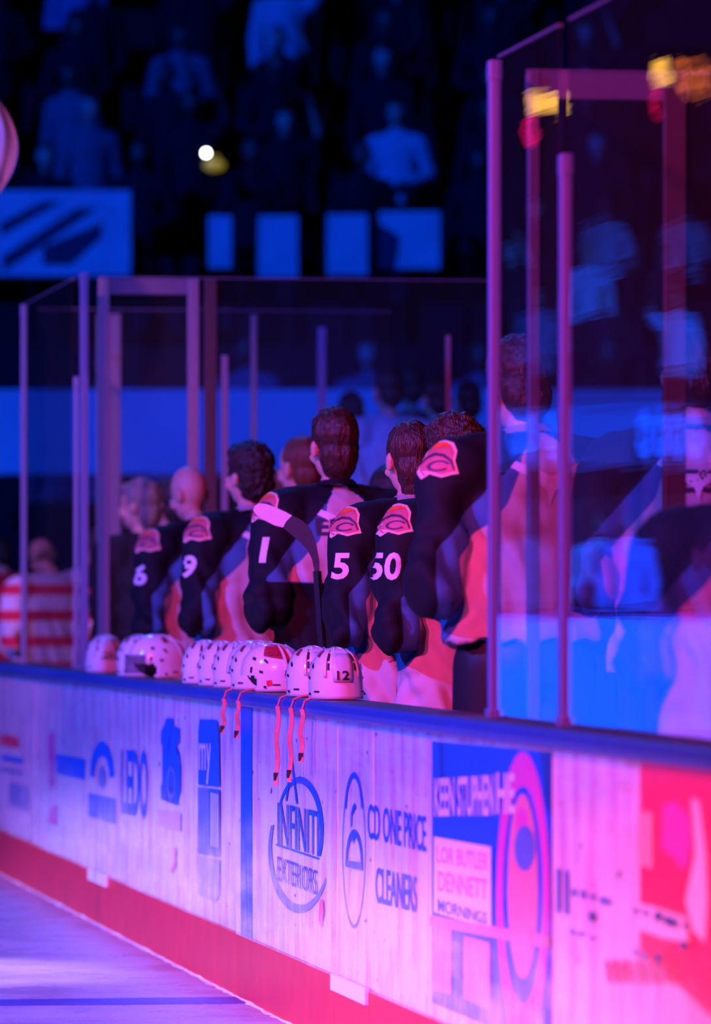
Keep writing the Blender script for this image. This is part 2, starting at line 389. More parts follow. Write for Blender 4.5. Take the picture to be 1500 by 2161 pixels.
# D : blue line stripe, oval logo
dpoly([(509, 1490), (533, 1493), (533, 2112), (509, 2100)], M_blue, pD, 'blue_line_stripe', 'solid blue vertical stripe')
def arc_band(cx, cy, rx, ry, cx2, cy2, rx2, ry2, a0, a1, n=40):
    b = bm_new(); rows = []
    for i in range(n+1):
        a = a0+(a1-a0)*i/n
        rows.append((b.verts.new((cx+rx*math.cos(a), cy+ry*math.sin(a), 0)), b.verts.new((cx2+rx2*math.cos(a), cy2+ry2*math.sin(a), 0))))
    for p, q in zip(rows, rows[1:]): b.faces.new((p[0], q[0], q[1], p[1]))
    return b
decal('advert_ring', arc_band(634, 1752, 50, 113, 631, 1757, 45.5, 104, PI*1.17, PI*2.16), M_blue, pD)
decal('advert_ring', arc_band(633, 1795, 65, 132, 636, 1788, 61, 121, PI*.17, PI*1.13), M_grey, pD)
dpoly(line(617, 1600, 606, 1690, 3.2), M_blue, pD, 'advert_spire'); dpoly(line(617, 1600, 628.5, 1696, 3.2), M_blue, pD, 'advert_spire')
dtext('INFINITI', 588, 674, 1693, 1782, 1712, 1806, M_blue, pD, label='blue INFINITI lettering')
dpoly(line(585, 1782, 675, 1812, 4), M_blue, pD, 'advert_rule')
dtext('EXTERIORS', 588, 671, 1806, 1858, 1836, 1889, M_dblue, pD, label='dark EXTERIORS lettering')
dpoly([(678, 1896), (685, 1900), (687, 1925), (681, 1960), (676, 1940)], M_red, pD, 'scuff_mark')
# E : hanger logo
b = bm_new(); ring2(b, (748, 1794), (24.5, 165), .045, 60); decal('advert_ring', b, M_blue, pE)
decal('advert_ring', arc_band(748, 1712, 19, 82, 748, 1722, 16, 80, PI*1.05, PI*1.95), M_blue, pE)
b = bm_new(); ring2(b, (749, 1822), (18, 72), .22, 30, PI, 2*PI); decal('hanger_logo', b, M_blue, pE)
dpoly([(747, 1698), (751, 1694), (753, 1704), (749, 1708), (745, 1720), (744, 1745), (742, 1745), (743, 1715)], M_blue, pE, 'hanger_hook')
dpoly(quad(731, 767, 1815, 1829, 1820, 1837), M_grey, pE, 'advert_rule')
dpoly([(744, 1760), (752, 1762), (748, 1782)], M_blue, pE, 'hanger_logo')
# F : text and poster
dtext('CD ONE PRICE', 777, 900, 1695, 1770, 1722, 1799, M_blue, pF, label='blue CD ONE PRICE lettering', bold=.01)
dtext('CLEANERS', 794, 881, 1829, 1905, 1849, 1927, M_blue, pF, label='blue CLEANERS lettering', bold=.01)
dpoly(quad(914, 1166, 1564, 2116, 1588, 2222), M_blue, pF, 'poster_sheet', 'large blue poster sheet')
dpoly([(928, 1568), (938, 1568), (940, 1640), (930, 1650)], M_dblue, pF, 'poster_streak')
dpoly([(1142, 1588), (1164, 1590), (1164, 1720), (1155, 1700), (1148, 1640)], M_dblue, pF, 'poster_streak')
def disc(cx, cy, rx, ry, m, name, label=None):
    b = bm_new(); poly2(b, [(cx+rx*math.cos(a*PI/24), cy+ry*math.sin(a*PI/24)) for a in range(48)]); return decal(name, b, m, pF, label)
b = bm_new(); ring2(b, (1107, 1890), (56, 304), .24, 60); decal('poster_ring', b, M_magp, pF, 'tall magenta ring')
disc(1107, 1870, 32, 195, M_pinkp, 'poster_disc', 'pink oval inside the ring'); disc(1106, 1740, 13, 36, M_magp, 'poster_disc')
disc(1112, 1790, 22, 48, M_grey, 'poster_disc')
dtext('KEEN STUPHEN', 921, 1047, 1642, 1724, 1634, 1722, M_ltprint, pF, bold=.03, label='white poster headline'); dtext('HE', 1053, 1092, 1630, 1718, 1632, 1716, M_ltprint, pF, bold=.03)
dpoly(quad(921, 1042, 1765, 1924, 1787, 1962), M_ltprint, pF, 'poster_panel', 'white poster panel')
dtext('LOR BUTLER', 927, 1036, 1785, 1820, 1800, 1838, M_pinkp, pF, bold=.02); dtext('DENNETT', 930, 1034, 1838, 1880, 1856, 1898, M_pinkp, pF, bold=.02)
dtext('MORNINGS', 930, 1034, 1896, 1924, 1926, 1952, M_dblue, pF, bold=.01)
dpoly(quad(922, 958, 1955, 2090, 1962, 2097), M_pinkp, pF); dpoly(quad(986, 1040, 1975, 2106, 1990, 2128), M_pinkp, pF); dpoly(quad(962, 980, 1985, 2060, 1990, 2070), M_grey, pF)
dpoly(quad(914, 1166, 1932, 1952, 1975, 2000), M_pinkp, pF)
# G
dpoly(quad(1352, 1600, 1606, 2000, 1640, 2240), M_red, pG, 'advert_block', 'large red block')
dpoly([(1402, 1700), (1425, 1690), (1455, 1720), (1462, 1780), (1448, 1840), (1425, 1810), (1400, 1790)], M_magp, pG, 'advert_swirl')
dpoly([(1462, 1685), (1478, 1690), (1492, 1800), (1496, 1900), (1490, 1990), (1462, 1960), (1450, 1900), (1470, 1800)], M_ltprint, pG, 'advert_swirl')
dpoly(quad(1348, 1380, 1710, 1826, 1716, 1832), mat('peach_print', (.9, .45, .4), .3), pG)
dpoly([(1348, 1905), (1380, 1912), (1450, 1935), (1458, 1990), (1400, 1980), (1348, 1960)], M_ltprint, pG, 'advert_swirl')
dtext('ll', 1178, 1202, 1832, 1925, 1836, 1930, M_grey, pG)
for x, y, r in ((1214, 1883, 6), (1234, 1887, 7), (1254, 1892, 6), (1276, 1900, 7), (1287, 1903, 6), (1254, 1934, 9), (1212, 1966, 5), (1232, 1970, 5), (1255, 1978, 5),
                (1350, 1922, 6), (1370, 1926, 6), (1396, 1933, 9), (1416, 1942, 8), (1430, 1947, 8), (1455, 1952, 6), (1350, 2008, 6), (1370, 2016, 6), (1397, 2021, 9), (1452, 1994, 8)):
    b = bm_new(); poly2(b, [(x+r*.8*math.cos(a*PI/6), y+r*1.3*math.sin(a*PI/6)) for a in range(12)]); decal('lettering_fragment', b, M_dblue if r > 7 else M_grey, pG)
for x in (1288, 1308, 1330, 1358, 1385, 1412):
    dpoly([(x, 2030), (x+9, 2020), (x+15, 2075), (x+4, 2072)], M_red, pG, 'advert_flame')

# frozen spray and skate snow stuck to the lower half of every board
def frost_mat():
    m = bpy.data.materials.new('frosted_spray'); m.use_nodes = True; nt = m.node_tree; N = nt.nodes; L = nt.links; N.clear()
    out = N.new('ShaderNodeOutputMaterial'); tr = N.new('ShaderNodeBsdfTransparent'); df = N.new('ShaderNodeBsdfDiffuse'); df.inputs[0].default_value = (.92, .90, .94, 1)
    tc = N.new('ShaderNodeTexCoord')
    def nz(scale, st, det):
        mp = N.new('ShaderNodeMapping'); mp.inputs['Scale'].default_value = st; L.new(tc.outputs['Object'], mp.inputs[0])
        n = N.new('ShaderNodeTexNoise'); n.inputs['Scale'].default_value = scale; n.inputs['Detail'].default_value = det; L.new(mp.outputs[0], n.inputs['Vector']); return n.outputs[0]
    def mth(op, a, b):
        x = N.new('ShaderNodeMath'); x.operation = op; x.use_clamp = op != 'ADD'
        for i, v in enumerate((a, b)):
            if isinstance(v, (int, float)): x.inputs[i].default_value = v
            else: L.new(v, x.inputs[i])
        return x.outputs[0]
    sx = N.new('ShaderNodeSeparateXYZ'); L.new(tc.outputs['Object'], sx.inputs[0])
    z2 = mth('ADD', sx.outputs[2], mth('MULTIPLY', nz(1.6, (.6, 1, 1.2), 4), .28))
    mr = N.new('ShaderNodeMapRange'); mr.interpolation_type = 'SMOOTHSTEP'; mr.inputs[1].default_value = .86; mr.inputs[2].default_value = .52; mr.inputs[3].default_value = 0; mr.inputs[4].default_value = 1; L.new(z2, mr.inputs[0])
    band = N.new('ShaderNodeMapRange'); band.inputs[1].default_value = .3; band.inputs[2].default_value = .7; band.inputs[3].default_value = .0; band.inputs[4].default_value = .50; L.new(nz(2.4, (.35, 1, 3.2), 6), band.inputs[0])
    fine = N.new('ShaderNodeMapRange'); fine.inputs[1].default_value = .3; fine.inputs[2].default_value = .6; fine.inputs[3].default_value = .55; fine.inputs[4].default_value = 1; L.new(nz(16, (1, 1, .35), 4), fine.inputs[0])
    al = mth('MULTIPLY', mth('MULTIPLY', mr.outputs[0], band.outputs[0]), fine.outputs[0])
    ms = N.new('ShaderNodeMixShader'); L.new(al, ms.inputs[0]); L.new(tr.outputs[0], ms.inputs[1]); L.new(df.outputs[0], ms.inputs[2]); L.new(ms.outputs[0], out.inputs[0]); return m
M_frost = frost_mat()
for r_, (a_, c_) in zip((pA, pB, pC, pD, pE, pF, pG), ((-60, 75), (75, 236), (236, 508), (508, 713), (713, 788), (788, 1167), (1167, 1620))):
    b = bm_new(); vs_ = [b.verts.new(W(t, -.020, z)) for t, z in ((T(a_)+.007, KZ+.002), (T(c_)-.007, KZ+.002), (T(c_)-.007, .93), (T(a_)+.007, .93))]; b.faces.new(vs_)
    part('frost_film', b, M_frost, r_, world=True)
# cap rail : one continuous rail, in profile
def caprail(t0, t1):
    prof = [(-.022, CAPZ0), (-.034, CAPZ0+.008), (-.038, CAPZ0+.024), (-.034, CAPZ0+.040), (-.020, CAPZ1), (.15, CAPZ1), (.16, CAPZ1-.01), (.16, CAPZ0), ]
    b = bm_new(); rows = []
    for t in (t0, t1): rows.append([b.verts.new(W(t, w_, z)) for w_, z in prof])
    n = len(prof)
    for k in range(n):
        f = b.faces.new((rows[0][k], rows[0][(k+1) % n], rows[1][(k+1) % n], rows[1][k])); f.material_index = 1 if k in (4,) else 0
    b.faces.new(rows[0][::-1]); b.faces.new(rows[1]); bmesh.ops.recalc_face_normals(b, faces=b.faces)
    return b
o = part('cap_rail', caprail(T(-60), T(1620)), [M_cap, M_captop], M=frame(T(520), 0, CAPZ0), world=True)
tag(o, 'continuous blue cap rail with dark top running along the boards under the helmets', 'cap rail')
# snow along the foot of the boards
bm = bm_new(); n = 260; t0, t1 = T(-60), T(1050); rows = []
for i in range(n+1):
    t = t0+(t1-t0)*i/n; h = .004+.008*max(0, noise.noise(Vector((t*3, 0, 0))))+.004*noise.noise(Vector((t*19, 3, 0)))
    d = .008+.035*max(0, noise.noise(Vector((t*4, 9, 0))))+.02*noise.noise(Vector((t*23, 5, 0)))
    rows.append([bm.verts.new(W(t, -.012-k*abs(d)-(.001*k), h*(1-k)**1.2+.0005)) for k in (0, .35, .7, 1)])
for a, b_ in zip(rows, rows[1:]):
    for k in range(3): bm.faces.new((a[k], b_[k], b_[k+1], a[k+1]))
o = part('ice_shavings', bm, mat('snow', (.8, .82, .88), .7), M=frame(0, 0, 0), world=True, smooth=True)
tag(o, 'low ridge of scraped snow along the foot of the boards', 'snow', kind='stuff')

# ------------------------------------------------------------------ glass and posts
GZ = 2.853
def rect_post(px, w0, zt, wid, dep, label, zt_light=None, m=M_post):
    t = T(px, w0); r = thing('glass_post', label, 'post', frame(t, w0, CAPZ1))
    b = bm_new(); tbox(b, t-wid/2, t+wid/2, w0-dep/2, w0+dep/2, CAPZ1, zt, .003); part('upright', b, m, r, world=True)
    b = bm_new(); tbox(b, t-wid/2-.004, t-wid/2, w0-dep*.32, w0+dep*.32, CAPZ1+.01, zt-.02); part('gasket', b, M_rub, r, world=True)
    b = bm_new(); tbox(b, t-wid/2-.012, t+wid/2+.012, w0-dep/2-.006, w0+dep/2+.006, CAPZ1, CAPZ1+.025, .003); part('foot_plate', b, M_post, r, world=True)
    b = bm_new(); tbox(b, t-wid/2-.002, t+wid/2+.002, w0-dep/2-.002, w0+dep/2+.002, zt-.05, zt+.004, .003); part('top_cap', b, M_post, r, world=True)
    return r
rect_post(1043, .07, 2.84, .05, .030, 'tall purple lit metal post at the near end of the open bench')
rect_post(1193, .07, 2.51, .05, .028, 'shorter purple lit metal post between the two near glass panes')
rect_post(177, .07, GZ, .06, .034, 'bright blue edged corner post of the far glass box')
rect_post(160, .07, 2.40, .04, .018, 'thin short post just left of the blue edged corner post')
rect_post(50, .07, 2.855, .05, .026, 'slim blue post at the far left end of the glass')
def pane(px0, px1, w0, z1, label, m):
    t0, t1 = T(px0, w0), T(px1, w0)
    r = thing('rink_glass', label, 'rink glass', frame((t0+t1)/2, w0, CAPZ1))
    b = bm_new(); tbox(b, t0, t1, w0-.006, w0+.006, CAPZ1+.002, z1); part('pane', b, m, r, world=True)
    b = bm_new(); tbox(b, t0, t1, w0-.0065, w0+.0065, z1, z1+.007); part('polished_edge', b, M_rail, r, world=True)
pane(1054, 1182, .07, GZ-.01, 'tall glass pane between the two near metal posts', M_glass2)
pane(1204, 1640, .07, GZ-.01, 'nearest glass pane running out of the right edge above the boards', M_glass2)
pane(56, 154, .07, GZ, 'tall glass pane of the far glass box, over the left end of the boards', M_glass2)
def partition(px0, length, label, posts, rail_len, m, top=GZ):
    t = T(px0, .10)
    r = thing('glass_partition', label, 'glass partition', frame(t, .12, BF))
    b = bm_new(); tbox(b, t-.006, t+.006, .17, length, BF+.04, top); part('sheet', b, m, r, world=True)
    b = bm_new(); tbox(b, t-.0065, t+.0065, .17, length, top, top+.006); part('polished_edge', b, M_rail, r, world=True)
    if rail_len:
        b = bm_new(); tbox(b, t-.014, t+.014, .17, rail_len, top-.075, top-.002, .003); part('top_rail', b, M_rail, r, world=True)
    for w0, wid, z1, mm in posts:
        b = bm_new(); tbox(b, t-.02, t+.02, w0-wid/2, w0+wid/2, BF, z1, .003); part('upright', b, mm, r, world=True)
    b = bm_new(); tbox(b, t-.02, t+.02, .17, length, BF, BF+.04, .003); part('bottom_rail', b, M_rail, r, world=True)
M_up2 = mat('mauve_grey_upright', (.30, .24, .30), .5, .2)
M_up3 = mat('dark_bronze_upright', (.10, .06, .06), .5, .2)
partition(177, 1.98, 'glass partition with framed door across the far end of the bench', [(.19, .05, GZ-.002, M_up2), (.60, .05, GZ-.002, M_up2), (.68, .055, GZ-.002, M_up3), (.745, .03, GZ-.35, M_up2), (1.78, .02, GZ-.25, M_up2)], .62, M_glass)
partition(50, 1.98, 'farther glass partition closing the timekeepers box, behind the first', [(.53, .12, GZ-.02, M_up2), (1.27, .025, GZ-.02, M_up2), (1.62, .04, GZ-.08, M_post)], .0, M_glass)
partition(1056, 1.9, 'near glass partition across the end of the bench, seen through the pane', [(.19, .03, GZ-.03, M_rail), (.58, .06, GZ-.03, M_up3)], .62, M_glass, GZ-.03)

# ------------------------------------------------------------------ people
def head_prims(bm, Mh, detail=True):
    """head around origin = neck joint; face towards +Y"""
    def e(c, r, rot=None, sub=3):
        vs_ = ell(bm, Vector(c), r, rot, sub)
        for v in vs_: v.co = Mh @ v.co
    e((0, .015, .165), (.077, .096, .105)); e((0, .035, .09), (.060, .070, .075)); e((0, .075, .055), (.030, .028, .028))
    e((0, .100, .125), (.062, .018, .012)); e((0, .112, .10), (.014, .022, .020), sub=2); e((0, .106, .118), (.010, .014, .03), sub=2)
    e((0, .100, .068), (.026, .010, .006), sub=2); e((0, .098, .060), (.022, .010, .006), sub=2)
    for s in (-1, 1):
        e((s*.080, .0, .125), (.012, .026, .034), sub=2); e((s*.086, -.008, .135), (.008, .022, .024), sub=2)
        e((s*.045, .075, .10), (.026, .026, .022), sub=2)
def hand_prims(bm, wrist, d, up, side):
    """palm, four unequal curled fingers and a thumb"""
    d = Vector(d).normalized(); up = Vector(up).normalized(); sd = d.cross(up).normalized()*side
    w0 = Vector(wrist); palm = w0+d*.05
    R = Matrix((d, sd, up)).transposed().to_quaternion()
    ell(bm, palm, (.050, .042, .017), R, 2)
    for k, (off, ln) in enumerate(((-.031, .070), (-.011, .080), (.010, .075), (.030, .060))):
        a = palm+d*.036+sd*off; b = a+d*ln*.42-up*ln*.12; c = b+d*ln*.22-up*ln*.28; e_ = c-up*ln*.26
        cap(bm, a, b, .0095, .009, 8); cap(bm, b, c, .009, .0085, 8); cap(bm, c, e_, .0085, .0075, 8)
    a = palm-d*.012-sd*.034; b = a-sd*.028+d*.018-up*.008; c = b+d*.028-up*.012
    cap(bm, a, b, .013, .011, 8); cap(bm, b, c, .011, .009, 8)
ARM = {'front': ((.205, 0, 1.47), (.285, -.07, 1.19), (.13, .20, 1.10)),
       'down': ((.19, 0, 1.46), (.245, -.03, 1.18), (.25, .04, .93)),
       'raise': ((.19, 0, 1.46), (.30, .08, 1.60), (.22, .16, 1.86))}
def body_bm(pose, Mh, voxel=.009):
    b = bm_new()
    ell(b, Vector((0, .0, 1.36)), (.165, .105, .15)); ell(b, Vector((0, .01, 1.18)), (.145, .10, .17)); ell(b, Vector((0, 0, 1.0)), (.16, .115, .14))
    cap(b, (0, -.005, 1.45), (0, .0, 1.60), .062, .056)
    for s in (-1, 1):
        sh, el_, wr = [Vector((s*p[0], p[1], p[2])) for p in ARM[pose[0] if s < 0 else pose[1]]]
        cap(b, (0, 0, 1.49), sh, .06, .055); cap(b, sh, el_, .052, .040); cap(b, el_, wr, .040, .027)
        hand_prims(b, wr, wr-el_, (0, .2, 1) if abs((wr-el_).normalized().z) < .7 else (s, 0, 0), s)
        cap(b, (s*.09, 0, .96), (s*.11, .02, .52), .088, .056); cap(b, (s*.11, .02, .52), (s*.115, -.02, .12), .056, .038)
        cap(b, (s*.115, -.03, .09), (s*.12, .13, .07), .036, .030)
    head_prims(b, Mh)
    return remesh(b, voxel, 1, .4)
def hair_bm(Mh, style):
    b = bm_new()
    def e(c, r):
        for v in ell(b, Vector(c), r, None, 3): v.co = Mh @ v.co
    if style == 'curly':
        e((0, -.012, .185), (.098, .105, .105)); e((0, -.045, .11), (.085, .065, .085)); e((0, .045, .235), (.075, .06, .045)); amp, fr = .011, 42
    elif style == 'sleek':
        e((0, -.006, .175), (.085, .103, .107)); e((0, -.050, .10), (.070, .055, .10)); e((.0, -.052, .03), (.055, .042, .07)); amp, fr = .004, 60
    elif style == 'short':
        e((0, -.008, .178), (.082, .100, .103)); e((0, -.045, .11), (.068, .055, .075)); amp, fr = .005, 40
    elif style == 'full':
        e((0, -.008, .182), (.088, .106, .108)); e((0, -.050, .10), (.074, .058, .095)); e((0, .06, .235), (.06, .05, .03)); amp, fr = .006, 55
    elif style == 'fringe':      # bald head: only a shorn band round the back
        e((0, -.030, .115), (.079, .072, .040)); amp, fr = .001, 50
    # clear the face
    b = remesh(b, .0055, 2)
    for v in b.verts:
        l = Mh.inverted() @ v.co
        if l.y > .045 and l.z < .19: v.co = Mh @ Vector((l.x*.80, .02+(l.y-.045)*.3, max(l.z, .12)))
        else:
            q_ = Vector((v.co.x, v.co.y, v.co.z*(1 if style == 'curly' else .22))); v.co = v.co+v.normal*amp*(noise.noise(q_*fr)+.5*noise.noise(q_*fr*2.3))
    return b
def headM(pitch, yaw, lean=0.0, roll=0.0):
    return Matrix.Translation((0, lean, 1.60)) @ Matrix.Rotation(yaw, 4, 'Z') @ Matrix.Rotation(-pitch, 4, 'X') @ Matrix.Rotation(roll, 4, 'Y')
PS = math.radians(28)
def jersey_bm(hem, pose, seed, width=1.0, pattern='team', hunch=0.0):
    b = bm_new()
    ell(b, Vector((0, -.01, 1.36)), (.235*width, .165, .20)); ell(b, Vector((0, -.06, 1.46)), (.17*width, .10+hunch, .12+hunch*.6))
    for s in (-1, 1):
        ell(b, Vector((s*.195*width, -.005, 1.480)), (.112, .115, .105)); cap(b, (0, -.01, 1.545), (s*.17, -.01, 1.52), .066, .072)
        sh, el_, wr = [Vector((s*p[0]*width, p[1], p[2])) for p in ARM[pose[0] if s < 0 else pose[1]]]
        cap(b, sh+Vector((s*.03, 0, -.01)), el_, .090, .078); cap(b, el_, wr, .080, .060)
        if pose[0] == 'front': ell(b, el_+Vector((s*.005, .0, -.055)), (.074, .090, .075))
    # body of the shirt: a tapered elliptical column
    for i in range(8):
        z = 1.34-(1.34-hem)*i/7; k = i/7
        r = bmesh.ops.create_cone(b, cap_ends=True, segments=28, radius1=1, radius2=1, depth=.12)
        zc = max(z, hem+.06)
        for v in r['verts']: v.co = Vector((v.co.x*(.215+.025*k)*width, v.co.y*(.155+.02*k)-.005, v.co.z+zc))
    b = remesh(b, .013, 5)
    so = Vector((seed*7.3, seed*3.1, 0))
    lay = b.verts.layers.float.new('pat')
    for v in b.verts:
        c = v.co; k = min(1, max(0, (1.45-c.z)/.2))
        f = noise.noise(Vector((c.x*9, c.y*9, c.z*3.2))+so)*.026*k+noise.noise(Vector((c.x*22, c.y*22, c.z*14+c.x*20))+so)*.010*(.5+.5*k)
        f += .012*k*math.sin((c.x*1.4+c.z*.55)*38+seed*2+4*noise.noise(c*4+so))*max(0, min(1, abs(c.x)/.12))
        if abs(c.x) > .2 and c.z < 1.38: f += .0045*math.sin(c.z*62+c.y*30+6*noise.noise(c*6+so)+seed)*min(1, (1.38-c.z)/.12)
        v.co = c+v.normal*f
    for v in b.verts:
        c = v.co
        if pattern == 'team' or pattern == 'teamdark':
            q = -abs(c.x)/width*math.cos(PS)-c.y*math.sin(PS)
            if c.y > .08: q = min(q, -abs(c.x))
            A = Vector((-.315, 1.60)); B = Vector((-.285, 1.115)); p = Vector((q, c.z)); ab = B-A
            h = max(0, min(1, (p-A).dot(ab)/ab.dot(ab))); d1 = (p-A-ab*h).length-.078
            yz = c.z
            d2 = ((.055+(1.55-yz)*.85)-abs(c.x)/width)*.76
            d = min(d1, d2); wd = .060*max(.02, min(1, (1.53-yz)/.14))
            v[lay] = max(-1, min(3, d/wd if d > 0 else d/.058))
            if pattern == 'teamdark' and c.z < 1.24: v[lay] = -1
        elif pattern == 'redwhite':
            z = c.z; v[lay] = -.8 if (z > 1.22 or .98 < z < 1.04) else 2
        elif pattern == 'stripes':
            v[lay] = .35+1.6*math.sin((c.z)*2*PI/.17)
        else: v[lay] = -.8
    return b
def project(bm2, jb, O_, A, B, D, off=.004):
    """lay a flat design (x,y metres) on the jersey surface along D"""
    bvh = jb; keep = []
    for v in bm2.verts:
        p = O_+A*v.co.x+B*v.co.y
        hit = bvh.ray_cast(p-D*.6, D)
        if hit[0] is None:
            h2 = bvh.find_nearest(p); v.co = h2[0]+h2[1]*off
        else: v.co = hit[0]-D*off
    return bm2
def subdiv_to(bm2, L):
    for _ in range(3):
        es = [e for e in bm2.edges if e.calc_length() > L]
        if not es: break
        bmesh.ops.subdivide_edges(bm2, edges=es, cuts=1, use_grid_fill=False)
        bmesh.ops.triangulate(bm2, faces=bm2.faces)
def ctext(s, wd, ht, bold=.03):
    b = text_bm(s, bold)
    for v in b.verts: v.co = Vector(((v.co.x-.5)*wd, (v.co.y-.5)*ht, 0))
    subdiv_to(b, .02); return b
EMB_OUT = [(-.052, -.035), (-.056, -.005), (-.036, .012), (-.030, .034), (-.010, .050), (.016, .052), (.040, .040), (.050, .016), (.046, -.012), (.056, -.044), (.038, -.046), (.012, -.052), (-.018, -.042), (-.040, -.052)]
def emblem_parts():
    out = bm_new(); poly2(out, EMB_OUT)
    mid = bm_new(); poly2(mid, [(x*.84, y*.84) for x, y in EMB_OUT])
    sw = bm_new()
    def stroke(pts, wd):
        n_ = len(pts); L_ = []; R_ = []
        for i_, (x, y) in enumerate(pts):
            a_ = Vector(pts[max(0, i_-1)]); b_ = Vector(pts[min(n_-1, i_+1)]); d_ = (b_-a_).normalized(); k_ = wd*(.35+.65*math.sin(PI*(i_+.5)/n_))
            L_.append((x-d_.y*k_, y+d_.x*k_)); R_.append((x+d_.y*k_, y-d_.x*k_))
        poly2(sw, L_+R_[::-1])
    stroke([(-.046, -.012), (-.030, .004), (-.006, .010), (.018, .004), (.036, -.012), (.044, -.034)], .0045)
    fl = bm_new(); poly2(fl, [(-.018, .022), (-.004, .042), (.022, .042), (.034, .026), (.018, .030), (.004, .026)])
    ey = bm_new(); ring2(ey, (.004, -.022), (.030, .014), .30, 18, .2, 5.6)
    em = bm_new(); poly2(em, [(-.040, -.030), (-.022, -.034), (-.010, -.042), (-.028, -.042)])
    return [('emblem_border', out, 'em_cream', (.95, .55, .42), .004), ('emblem_field', mid, 'em_pink', (.62, .14, .16), .0055), ('emblem_swirl', sw, 'em_dark', (.08, .02, .05), .007), ('emblem_flash', fl, 'em_orange', (.95, .16, .02), .008), ('emblem_curl', ey, 'em_dark', (.08, .02, .05), .007), ('emblem_tooth', em, 'em_cream', (.95, .55, .42), .0075)]
M_team = pat_mat('black_teal_white_jersey', (.006, .006, .012), (.05, .16, .30), (.62, .50, .48))
M_redw = pat_mat('red_white_jersey', (.75, .01, .03), (.75, .75, .78), (.78, .78, .82))
M_strp = pat_mat('striped_jersey', (.75, .03, .08), (.75, .72, .78), (.75, .72, .78))
HS = {}
def build_person(name, label, cat, px, w_, ztop, yaw, pose=('front', 'front'), pitch=.1, hyaw=0.0, hair='full', hcol='dark', shirt='team', smat=None,
                 hem=.86, number=None, back=None, emblem=False, seed=1, group=None, floor=BF, width=1.0, loc=None, hunch=0.0, boff=0.0, pants=M_rub, neck=True, shoes='skate', lean=.0, dark=False):
    pos = loc if loc is not None else ray_w(px, w_)
    Mh = headM(pitch, hyaw, lean)
    key = ('b', pose, round(pitch, 2), round(hyaw, 2), lean)
    if key not in HS:
        me = bpy.data.meshes.new('body'); b = body_bm(pose, Mh, .0085); zt = max(v.co.z for v in b.verts); b.to_mesh(me); b.free()
        me.materials.append(M_skin)
        for p in me.polygons: p.use_smooth = True
        HS[key] = (me, zt)
    me, zt = HS[key]
    sc = (ztop-floor)/(zt+.06+(.02 if hair != 'fringe' else 0))
    M = Matrix.Translation((pos.x, pos.y, floor)) @ Matrix.Rotation(yaw, 4, 'Z')
    r = thing(name, label, cat, M, group); r.scale = (sc,)*3
    def sub(nm, bm_, m_, lab=None, smooth=True, parent=r, up=True):
        if up: bmesh.ops.translate(bm_, verts=bm_.verts, vec=(0, 0, .06))
        o_ = part(nm, bm_, m_, parent, smooth=smooth)
        if lab: o_['label'] = lab
        return o_
    bo = bpy.data.objects.new('body', me); COL.objects.link(bo); bo.parent = r; bo.location = (0, 0, .06)
    for s in (-1, 1):
        e_ = bm_new()
        for v in ell(e_, Vector((s*.031, .098, .122)), (.011,)*3, None, 2): v.co = Mh @ v.co
        sub('eye', e_, mat('eye_white', (.7, .7, .7), .2))
    if hair: sub('hair', hair_bm(Mh, hair), M_hair[hcol])
    jb = jersey_bm(hem, pose, seed, width, shirt, hunch)
    bmesh.ops.translate(jb, verts=jb.verts, vec=(0, 0, .06))
    bvh = BVHTree.FromBMesh(jb)
    nmj = 'jersey' if shirt in ('team', 'teamdark', 'redwhite', 'stripes') else 'jacket'
    jo = part(nmj, jb, smat or {'team': M_team, 'teamdark': M_team, 'redwhite': M_redw, 'stripes': M_strp}[shirt], r, smooth=True)
    # view-independent local axes for the left shoulder side
    Dv = Vector((math.sin(PS), math.cos(PS), 0)); Av = Vector((math.cos(PS), -math.sin(PS), 0)); Z = Vector((0, 0, 1))
    if shirt in ('team', 'teamdark'):
        c = bm_new(); ring2(c, (0, 0), (.088, .088), .22, 40)
        for v in c.verts: v.co = Vector((v.co.x, v.co.y-.012, 1.655+(.012 if v.co.xy.length < .08 else -.012)-v.co.y*.18))
        bmesh.ops.solidify(c, geom=c.faces, thickness=.02)
        part('collar', c, M_lettw if seed % 2 else M_lettd, jo, smooth=True)
        yk = bm_new(); poly2(yk, [(-.115, .012), (-.10, .03), (-.04, -.005), (0, -.02), (.04, -.005), (.10, .03), (.115, .012), (.05, -.035), (.012, -.06), (0, -.10), (-.012, -.06), (-.05, -.035)])
        subdiv_to(yk, .02); project(yk, bvh, Vector((0, -.3, 1.575)), Vector((1, 0, 0)), Z, Vector((0, 1, -.25)).normalized())
        part('neck_insert', yk, M_lettw, jo)
    if number:
        t_ = ctext(number, .045*len(number)+.02, .095); Os = Av*(-.268)+Vector((0, 0, 1.415))
        Sg = Vector((.12, 0, 1)).normalized()
        part('sleeve_number', project(t_, bvh, Os, Av, Sg, Dv), M_lettw, jo)['label'] = 'white sleeve number '+number
    if emblem:
        for nm, eb, mn, cc, off in emblem_parts():
            subdiv_to(eb, .012); Os = Av*(-.235)+Vector((0, 0, 1.545))
            tilt = Vector((math.sin(PS), math.cos(PS), -.18)).normalized(); Bt = (Z-tilt*Z.dot(tilt)).normalized()
            part(nm, project(eb, bvh, Os, Av*1.15, Bt*1.15, tilt, off), mat(mn, cc, .6), jo)
    if back:
        t_ = ctext(back, .055*len(back), .065); part('name_lettering', project(t_, bvh, Vector((boff, -.2, 1.50)), Vector((1, 0, 0)), Z, Vector((0, 1, 0))), M_lettd, jo)['label'] = 'dark name lettering'
    # trousers or padded pants, and footwear
    p_ = bm_new()
    k = 1.35 if shoes == 'skate' else 1.0
    top = 1.04 if shoes == 'skate' else 1.0
    ell(p_, Vector((0, 0, .95)), (.17*min(k, 1.2), .14*min(k, 1.2), .13))
